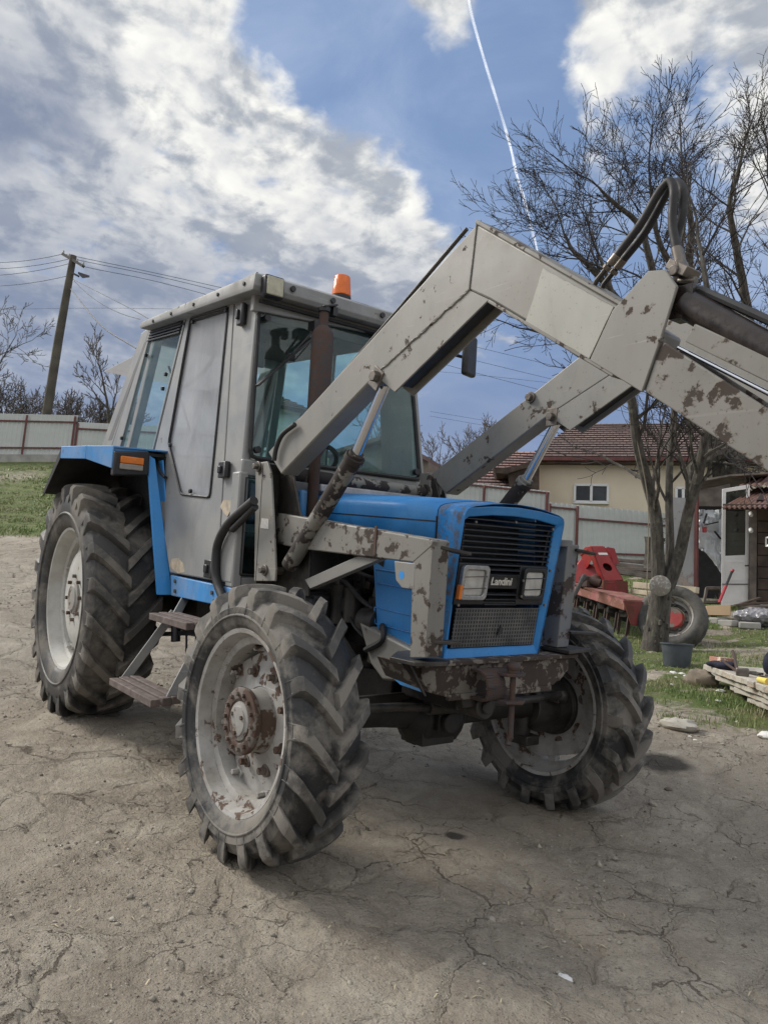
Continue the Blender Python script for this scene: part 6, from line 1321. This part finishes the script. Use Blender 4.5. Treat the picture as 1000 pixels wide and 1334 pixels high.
child(slab([(785,755),(799,756),(799,774),(785,772)],-nn3*.05,10.8).prism([HQ(799,756,10.8),HQ(817,757,10.75),HQ(818,777,10.75),HQ(799,775,10.8)],-nn3*.05).prism([HQ(788,758,10.8),HQ(817,758,10.8),HQ(817,758,11.2),HQ(788,757,11.2)],-up_*.02),'base_flange',REDD,HRW,.004)
child(slab([(774,717),(786,719),(787,721.5),(775,719.5)],nn3*.006,10.93),'white_decal',WHITE,HRW) if 0 else child(MB().prism([o_[0]*.7+o_[1]*.3-up_*.10+nn3*.003,o_[0]*.05+o_[1]*.95-up_*.10+nn3*.003,o_[0]*.05+o_[1]*.95-up_*.135+nn3*.003,o_[0]*.7+o_[1]*.3-up_*.135+nn3*.003],nn3*.002),'white_decal',WHITE,HRW)
child(MB().sphere(HQ(775,757,11),.10,10).cyl(HQ(764,755,11),HQ(782,760,10.9),.06,12).box(HQ(762,758,11),(.15,.12,.15)),'gearbox',RUST,HRW,.004)
child(MB().tube([HQ(742,786,10.3),HQ(757,757,10.5),HQ(761,752,10.6)],[.03,.03,.05],10),'drive_shaft',DARKM,HRW)
# old truck tyre leaning behind the tree
tc_=at(875,806,9.75); Rm=.43
tdir=np.array([-HR[0],-HR[1],0])*.50+np.array([-HV[0],-HV[1],0])*.80+V(0,0,.30); tq=Vector((0,1,0)).rotation_difference(Vector(tdir))
MM=Matrix.Translation(Vector(tc_))@tq.to_matrix().to_4x4()
OT=root('scrap_tyre','old worn truck tyre with a rusty red rim leaning behind the bare tree','tyre',V(tc_[0],tc_[1],tc_[2]-Rm)); 
pr_=[(-.10,.27),(-.135,.30),(-.15,.36),(-.135,.405),(-.10,.425),(-.085,.43),(-.08,.422),(-.07,.43),(-.03,.432),(-.025,.424),(-.015,.432)]; pr_=pr_+[(-a,b) for a,b in pr_[::-1]]
child(MB().lathe(pr_,64,M=MM).lathe([(-.10,.27),(0,.33),(.10,.27)],64,M=MM),'casing',RUBO,OT,smooth=50)
child(MB().lathe([(-.11,.275),(-.09,.26),(-.03,.245),(.03,.245),(.09,.26),(.11,.275)],56,M=MM).lathe([(.0,.245),(.01,.20)],56,M=MM),'rim',RIM,OT,smooth=50)
mh=MB().lathe([(.045,.0),(.045,.13),(.0,.155),(-.02,.155),(-.02,0)],36,M=MM); child(mh,'hub',painted('red_primer_hub',(.38,.05,.045),chip=(.15,.14,.13),amt=.5,sc_=5),OT,.003)
hb_=MB()
for k in range(8): a=2*math.pi*k/8; hb_.cyl(MM@Vector((.185*math.cos(a),.0,.185*math.sin(a))),MM@Vector((.185*math.cos(a),.04,.185*math.sin(a))),.016,6)
hb_.lathe([(.0,.16),(.012,.205)],40,M=MM); child(hb_,'rim_disc',DARKM,OT)
# bucket
bk=onG(881,7.9,862); Mb=Matrix.Translation(Vector(bk))@Matrix.Rotation(R_(90),4,'X')
BK=tg(MB().lathe([(.0,.0),(0,.125),(.02,.13),(.235,.160),(.236,.172),(.25,.172),(.25,.156),(.232,.152),(.02,.12),(.015,0)],40,M=Mb).build('bucket',plain('dark_grey_plastic_bucket',(.062,.072,.085),.5,0,.25,8)),'dark grey plastic bucket on the grass at the foot of the tree','bucket')
# planks
def plank(a,b,w,h,name,label,mt,grp): return tg(MB().bar(a,b,w,h).build(name,mt,None,.004),label,'plank',grp)
PG='timber boards lying near the old tyre'
plank(at(826,762,10.4),at(908,769,9.7),.09,.08,'timber_board','upper pale sawn board lying across the old tyre',WOOD,PG)
plank(at(824,770,10.8),at(852,774,10.3),.09,.06,'timber_board','short lower pale board left of the tree trunk',WOOD,PG)
r_=np.random.default_rng(12)
for i in range(8):
    y=727+i*2.6; d0=15-.1*i; plank(at(798+r_.uniform(-4,6),y+r_.uniform(-2,3),d0),at(850+r_.uniform(-6,6),y+6+r_.uniform(-2,4),d0-.3),.12,.06,'old_board','weathered grey board in the heap by the fence behind the red machine',WOODG,'old boards heaped by the fence')
tg(MB().tube(smoothpath([at(852,700,14.5),at(850,725,14.5),at(849,748,14.4)],3),[.20,.17,.16,.16,.17,.19,.22],9).build('tree_stump',BARK),'short bare trunk stump standing by the fence left of the tree','stump')
# rope
rp=[at(836,700,9.0),at(839,745,9.0),at(838,775,9.0),at(842,790,9.0)]; rp=[at(826,560,8.95),at(842,640,8.95),at(844,700,8.95)]+[at(843,735,9),at(842,765,9),at(845,788,9)]
tg(MB().tube(smoothpath(rp,5),.006,6).build('rope',plain('pale_twine',(.25,.22,.17),.9)),'thin pale cord hanging down beside the trunk','rope')
# red handled tool, box, clutter at the door
tg(MB().tube([at(936,785,11.7),at(945,763,11.8)],.022,8).build('shovel',plain('red_shaft',(.42,.03,.045),.5)),'red and black long-handled shovel leaning on the white door','shovel')
sh2=bpy.data.objects['shovel']; MB().tube([at(945,763,11.8),at(953,744,11.9)],.02,8).build('shaft',BLACK,sh2); MB().tube([at(952.5,745,11.89),at(954,742,11.9)],.026,8).build('grip',plain('red_grip_end',(.42,.03,.045),.5),sh2)
tg(MB().prism([at(919,789,11.3),at(951,788,11.2),at(951,802,11.1),at(919,801,11.2)],V(*(-ns*.35))).build('cardboard_box',plain('brown_cardboard',(.38,.27,.16),.85,0,.1,3),None,.004),'tan cardboard box lying in front of the white door','box')
tg(MB().ring([at(919,764,12.5),at(939,764,12.5),at(939,786,12.4),at(915,786,12.4)],[at(922,768,12.5),at(937,768,12.5),at(937,782,12.4),at(919,782,12.4)],V(*(-ns*.3))).build('crate',WOODG,None,.01),'dark wooden crate in the doorway left of the white door','crate')
r_=np.random.default_rng(5)
CL=MB(); 
for i in range(7):
    a=at(951+r_.uniform(0,12),790+r_.uniform(-2,10),11.2+r_.uniform(-.2,.2)); b=a+ds*r_.uniform(.2,.7)+Zv*r_.uniform(0,.16)+ns*r_.uniform(-.3,.3)
    tg(MB().bar(a,b,.07,.03).build('broken_board',WOODD if i%2 else WOODG,None,.003),'piece of broken wood in the litter between cardboard box and plastic bags','board','broken boards by the shed door')
PLAS,g=mat('crinkled_clear_plastic'); g.b.inputs['Base Color'].default_value=(.42,.41,.44,1); g.b.inputs['Roughness'].default_value=.25; g.b.inputs['Transmission Weight'].default_value=.3; g.l.new(g.bump(g.vor(g.obj,14),1,.06),g.b.inputs['Normal'])
for i,(px,py,s_,lab) in enumerate(((985,803,.20,'grey crinkled plastic bag nearest the shed wall'),(970,802,.15,'pale plastic bag with a red scrap left of the other bags'),(1000,806,.22,'crinkled plastic bag at the right edge of the picture'))):
    p=at(px,py,10.8); m=MB().sphere((0,0,0),s_,18,(1.3,1,.62)); rr3=np.random.default_rng(50+i)
    m.v=[tuple(np.array(v_)*(1+.22*(vn(np.array([v_[0]*11+i*7.]),np.array([v_[1]*11+v_[2]*9]),i)[0]-.5))+p) for v_ in m.v]; tg(m.build('plastic_bag',PLAS,smooth=25),lab,'plastic bag','plastic bags by the shed')
gs=at(972,797,11.0); gsd=MB().ring([at(967,797,11),at(985,786,11),at(997,788,10.9),at(980,803,10.9)],[at(971,797,10.98),at(985,788.5,10.98),at(993,789.5,10.9),at(979,800,10.9)],V(0,0,-.03))
for t in(.25,.5,.75): gsd.bar(at(971+8*t,797+3*t,10.97),at(985+8*t,788.5+1*t,10.97),.05,.02)
tg(gsd.build('slotted_grille',plain('grey_cast_plastic',(.22,.22,.23),.5,0,.2,8),None,.005),'grey slotted plastic grille lying on top of the bags','grille')
for i,(px,py,w) in enumerate(((986,812,.18),(1000,815,.2),(935,812,.25),(975,818,.4),(950,815,.35))):
    p=G(px,py); tg(MB().box(p+Zv*.03,(w,w*.7,.10),Matrix.Rotation(i*.7,3,'Z')).build('paving_block',CONC,None,.02),['grey block below the plastic bags','block at the right edge below the bags','flat stone in the path left of the bags','flat slab bedded in the grass below the bags','flat slab in the path before the door'][i],'stone block')
# concrete slab stack with tools
s0=at(915,866,7.0); s1=at(1035,908,5.4); dsb,nsb,Lsb=frame(s0,s1); SLAB=painted('pale_rough_concrete',(.46,.43,.37),chip=(.30,.27,.23),amt=.58,sc_=12,dust=.4,rough=.9)
def sb(u,w,z): return V(s0[0],s0[1],0)+dsb*u-nsb*w+Zv*(z+s0[2]+(s1[2]-s0[2])*u/Lsb)
slabs=[(.0,0,-.045,.05,1.16,'topmost pale concrete slab of the stack, carrying tools and a brick'),(.20,.03,-.10,.045,2,'second slab from the top of the stack'),(.42,.05,-.15,.045,2.2,'third slab from the top of the stack'),(.70,.08,-.20,.045,2.2,'lowest slab of the stack resting on blocks')]
r_=np.random.default_rng(77)
def rough_slab(u0,u1,w0,w1,z,h,seed):
    rr3=np.random.default_rng(seed); N1=26; per=[]
    for k in range(N1): per.append((u0+(u1-u0)*k/N1,w0+rr3.normal(0,.008)))
    for k in range(8): per.append((u1+rr3.normal(0,.01),w0+(w1-w0)*k/8))
    for k in range(N1): per.append((u1+(u0-u1)*k/N1,w1+rr3.normal(0,.01)))
    for k in range(8): per.append((u0+rr3.normal(0,.012),w1+(w0-w1)*k/8))
    return MB().hexa([sb(u,w+rr3.normal(0,.004),z) for u,w in per],[sb(u,w,z+h) for u,w in per])
sg_='concrete slabs stacked on the grass'
tg(rough_slab(0,.98,0,.62,-.045,.052,1).build('concrete_slab',SLAB,None,.006),'topmost pale concrete slab of the stack, carrying tools and a brick','slab',sg_)
tg(rough_slab(1.0,2.3,.0,.62,-.05,.055,2).build('concrete_slab',SLAB,None,.006),'topmost slab at the right edge, beside the orange bottle','slab',sg_)
for i,(u,w,z,h,_,lab) in enumerate(slabs[1:]): tg(rough_slab(u,2.4,w,.62,z,h,5+i).build('concrete_slab',SLAB,None,.006),lab,'slab',sg_)
BRK=painted('salmon_brick',(.42,.20,.14),chip=(.5,.45,.4),amt=.6,sc_=9,rough=.9)
def item(name,u,w,z,d_,mt,label,cat,rot=0,bev=.004): return tg(MB().box((0,0,0),d_,Matrix.Rotation(rot+math.atan2(dsb[1],dsb[0]),3,'Z')).build(name,mt,None,bev,loc=tuple(sb(u,w,z))),label,cat)
b1=item('brick',.16,.10,.055,(.24,.12,.085),BRK,'salmon hollow brick at the left end of the slab stack','brick')
tg(MB().tube([sb(-.05,.30,.14),sb(.4,.12,.08),sb(.66,.02,.03)],.014,8).build('crowbar',RUST),'long rusty steel bar lying across the slab and brick, upper of the two','steel bar')
tg(MB().tube([sb(.12,.06,.10),sb(.6,.05,.03)],.011,8).build('rusty_rod',RUST),'shorter rusty rod in front of the black cloth','steel bar')
tg(MB().box(sb(.68,.05,.04),(.10,.06,.07),Matrix.Rotation(.5,3,'Z')).build('hammer_head',BOLT,None,.01),'pale steel hammer head at the right end of the long bar','hammer')
NAVY=plain('navy_cloth',(.012,.013,.03),.9,0,.3,10)
for i,(u,w,z,s_,sq,lab) in enumerate(((.50,.42,.10,.11,(1.0,.8,1.0),'crumpled navy cloth heap on the slabs behind the steel bar'),(.84,.42,.07,.13,(1.3,.8,.6),'navy cap-like cloth right of the navy heap'),(.27,.05,.04,.07,(1.8,.8,.5),'black rag in front of the brick'))):
    p=sb(u,w,z); m=MB().sphere((0,0,0),s_,20,sq); m.v=[tuple(np.array(v_)*(1+.7*(vn(np.array([v_[0]*16+i*5.]),np.array([v_[1]*14+v_[2]*13]),i+60)[0]-.5))+p) for v_ in m.v]; tg(m.build('cloth',NAVY,smooth=50),lab,'cloth')
Mb=Matrix.Translation(Vector(sb(1.19,.10,.0)))@Matrix.Rotation(R_(90),4,'X')
BO=tg(MB().lathe([(0,0),(0,.035),(.09,.035),(.11,.018),(.115,.0)],20,M=Mb).build('bottle',plain('orange_red_bottle',(.62,.14,.06),.4)),'small orange bottle with a yellow cap standing on the slabs','bottle')
MB().lathe([(.112,.0),(.112,.022),(.15,.022),(.152,0)],16,M=Mb).build('cap',plain('yellow_cap',(.75,.55,.02),.4),BO)
tg(MB().tube([sb(1.0,.03,.03),sb(1.11,.05,.03)],[.022,.028],12).build('yellow_tube',plain('yellow_tube_plastic',(.68,.55,.12),.5)),'yellow tube lying left of the orange bottle','tube')
for i in range(14):
    u,w=r_.uniform(.45,1.3),r_.uniform(.03,.5); a=r_.uniform(0,3); tg(MB().box((0,0,0),(r_.uniform(.05,.18),.025,.018),Matrix.Rotation(a,3,'Z')).build('spanner',[DARKM,BOLT,RUST][i%3],None,.003,loc=tuple(sb(u,w,.018))),'small metal tool or scrap lying among others on the top slab','tool','small tools scattered on the slabs')
# stones and debris
def rock(p,s,mt,label,name='rock',seed=0,cat='stone',group=None):
    m=MB().sphere((0,0,0),1,22,(s[0],s[1],s[2])); m.v=[tuple(np.array(v_)*(1+.5*(fbm(np.array([v_[0]*4/s[0]+seed]),np.array([(v_[1]/s[1]+v_[2]/s[2])*2.6]),3,seed)[0]-.5))+np.array(p)) for v_ in m.v]
    return tg(m.build(name,mt,smooth=32),label,cat,group)
STONE=painted('pale_grey_stone',(.40,.38,.33),chip=(.25,.24,.22),amt=.56,sc_=12,dust=.4,rough=.95)
yaw_=math.atan2(HR[1],HR[0])
p=G(884,950); rock(p+Zv*.03,(.15,.10,.05),STONE,'largest flat pale stone, on the bare earth right of the far front wheel',seed=2)
p=G(912,893); rock(p+Zv*.05,(.16,.12,.10),plain('brown_stone',(.20,.165,.125),.95,0,.3,9,.6,20),'brown stone under the left end of the slab stack',seed=4)
p=G(950,885); rock(p+Zv*.04,(.2,.1,.09),STONE,'pale block under the middle of the slab stack',seed=6)
WHD=plain('white_plaster_bit',(.66,.65,.62),.9,0,.1,30)
r_=np.random.default_rng(3)
for i,(px,py,s_) in enumerate(((735,1277,.018),(905,965,.012),(898,960,.010),(912,968,.009),(920,972,.012),(876,878,.03),(880,884,.02),(887,879,.025),(893,882,.022),(875,893,.02),(935,915,.025),(938,902,.03),(1000,962,.05),(925,978,.01),(890,970,.009),(850,868,.015))):
    p=G(px,py); rock(p+Zv*s_*.3,(s_*1.5,s_*1.1,s_*.6),WHD,'small white fragment of plaster on the ground','plaster_fragment',10+i,'debris','white plaster fragments on the ground')
p=G(602,1275)
for i,(px,py,s_) in enumerate(((103,1100,.012),(155,1197,.013),(66,1132,.010),(201,1231,.010),(455,1282,.008),(181,1205,.012),(128,1100,.01),(245,1190,.011),(850,1050,.02),(870,1030,.018),(800,1120,.012),(640,1200,.014),(90,950,.012),(160,960,.014))):
    p=G(px,py); rock(p+Zv*s_*.4,(s_*1.2,s_,s_*.75),pm,'small pebble standing out on the bare earth','pebble',30+i,'pebble','larger pebbles on the yard')
# contrail: a real band of cloud high up
cpts=[at(x_,y_,5200) for x_,y_ in((606,-40),(612,10),(628,70),(648,135),(664,190),(672,225),(683,262),(694,305),(702,335))]
CM,g=mat('contrail_ice_cloud'); out=[n_ for n_ in g.n if n_.type=='OUTPUT_MATERIAL'][0]; tr=g.new('BsdfTransparent'); df=g.new('BsdfDiffuse'); df.inputs[0].default_value=(1,1,1,1); tl=g.new('BsdfTranslucent'); tl.inputs[0].default_value=(1,1,1,1)
aa=g.new('AddShader'); g.l.new(df.outputs[0],aa.inputs[0]); g.l.new(tl.outputs[0],aa.inputs[1]); mx=g.new('MixShader'); lwc=g.new('LayerWeight'); lwc.inputs[0].default_value=.5; g.put(mx.inputs[0],g.math('MULTIPLY',g.math('POWER',g.math('SUBTRACT',1,lwc.outputs['Facing']),1.6),g.mr(g.noise(g.obj,.004,5,.65),.3,.68,.12,.62))); g.l.new(tr.outputs[0],mx.inputs[1]); g.l.new(aa.outputs[0],mx.inputs[2]); g.l.new(mx.outputs[0],out.inputs[0])
P_=smoothpath(cpts,8); K=len(P_); tg(MB().tube(P_,[9+3*math.sin(i*.7)*(i/K)+2*(1-i/K) for i in range(K)],16,cap=False).build('contrail',CM),'white aircraft vapour trail crossing the blue sky','contrail')
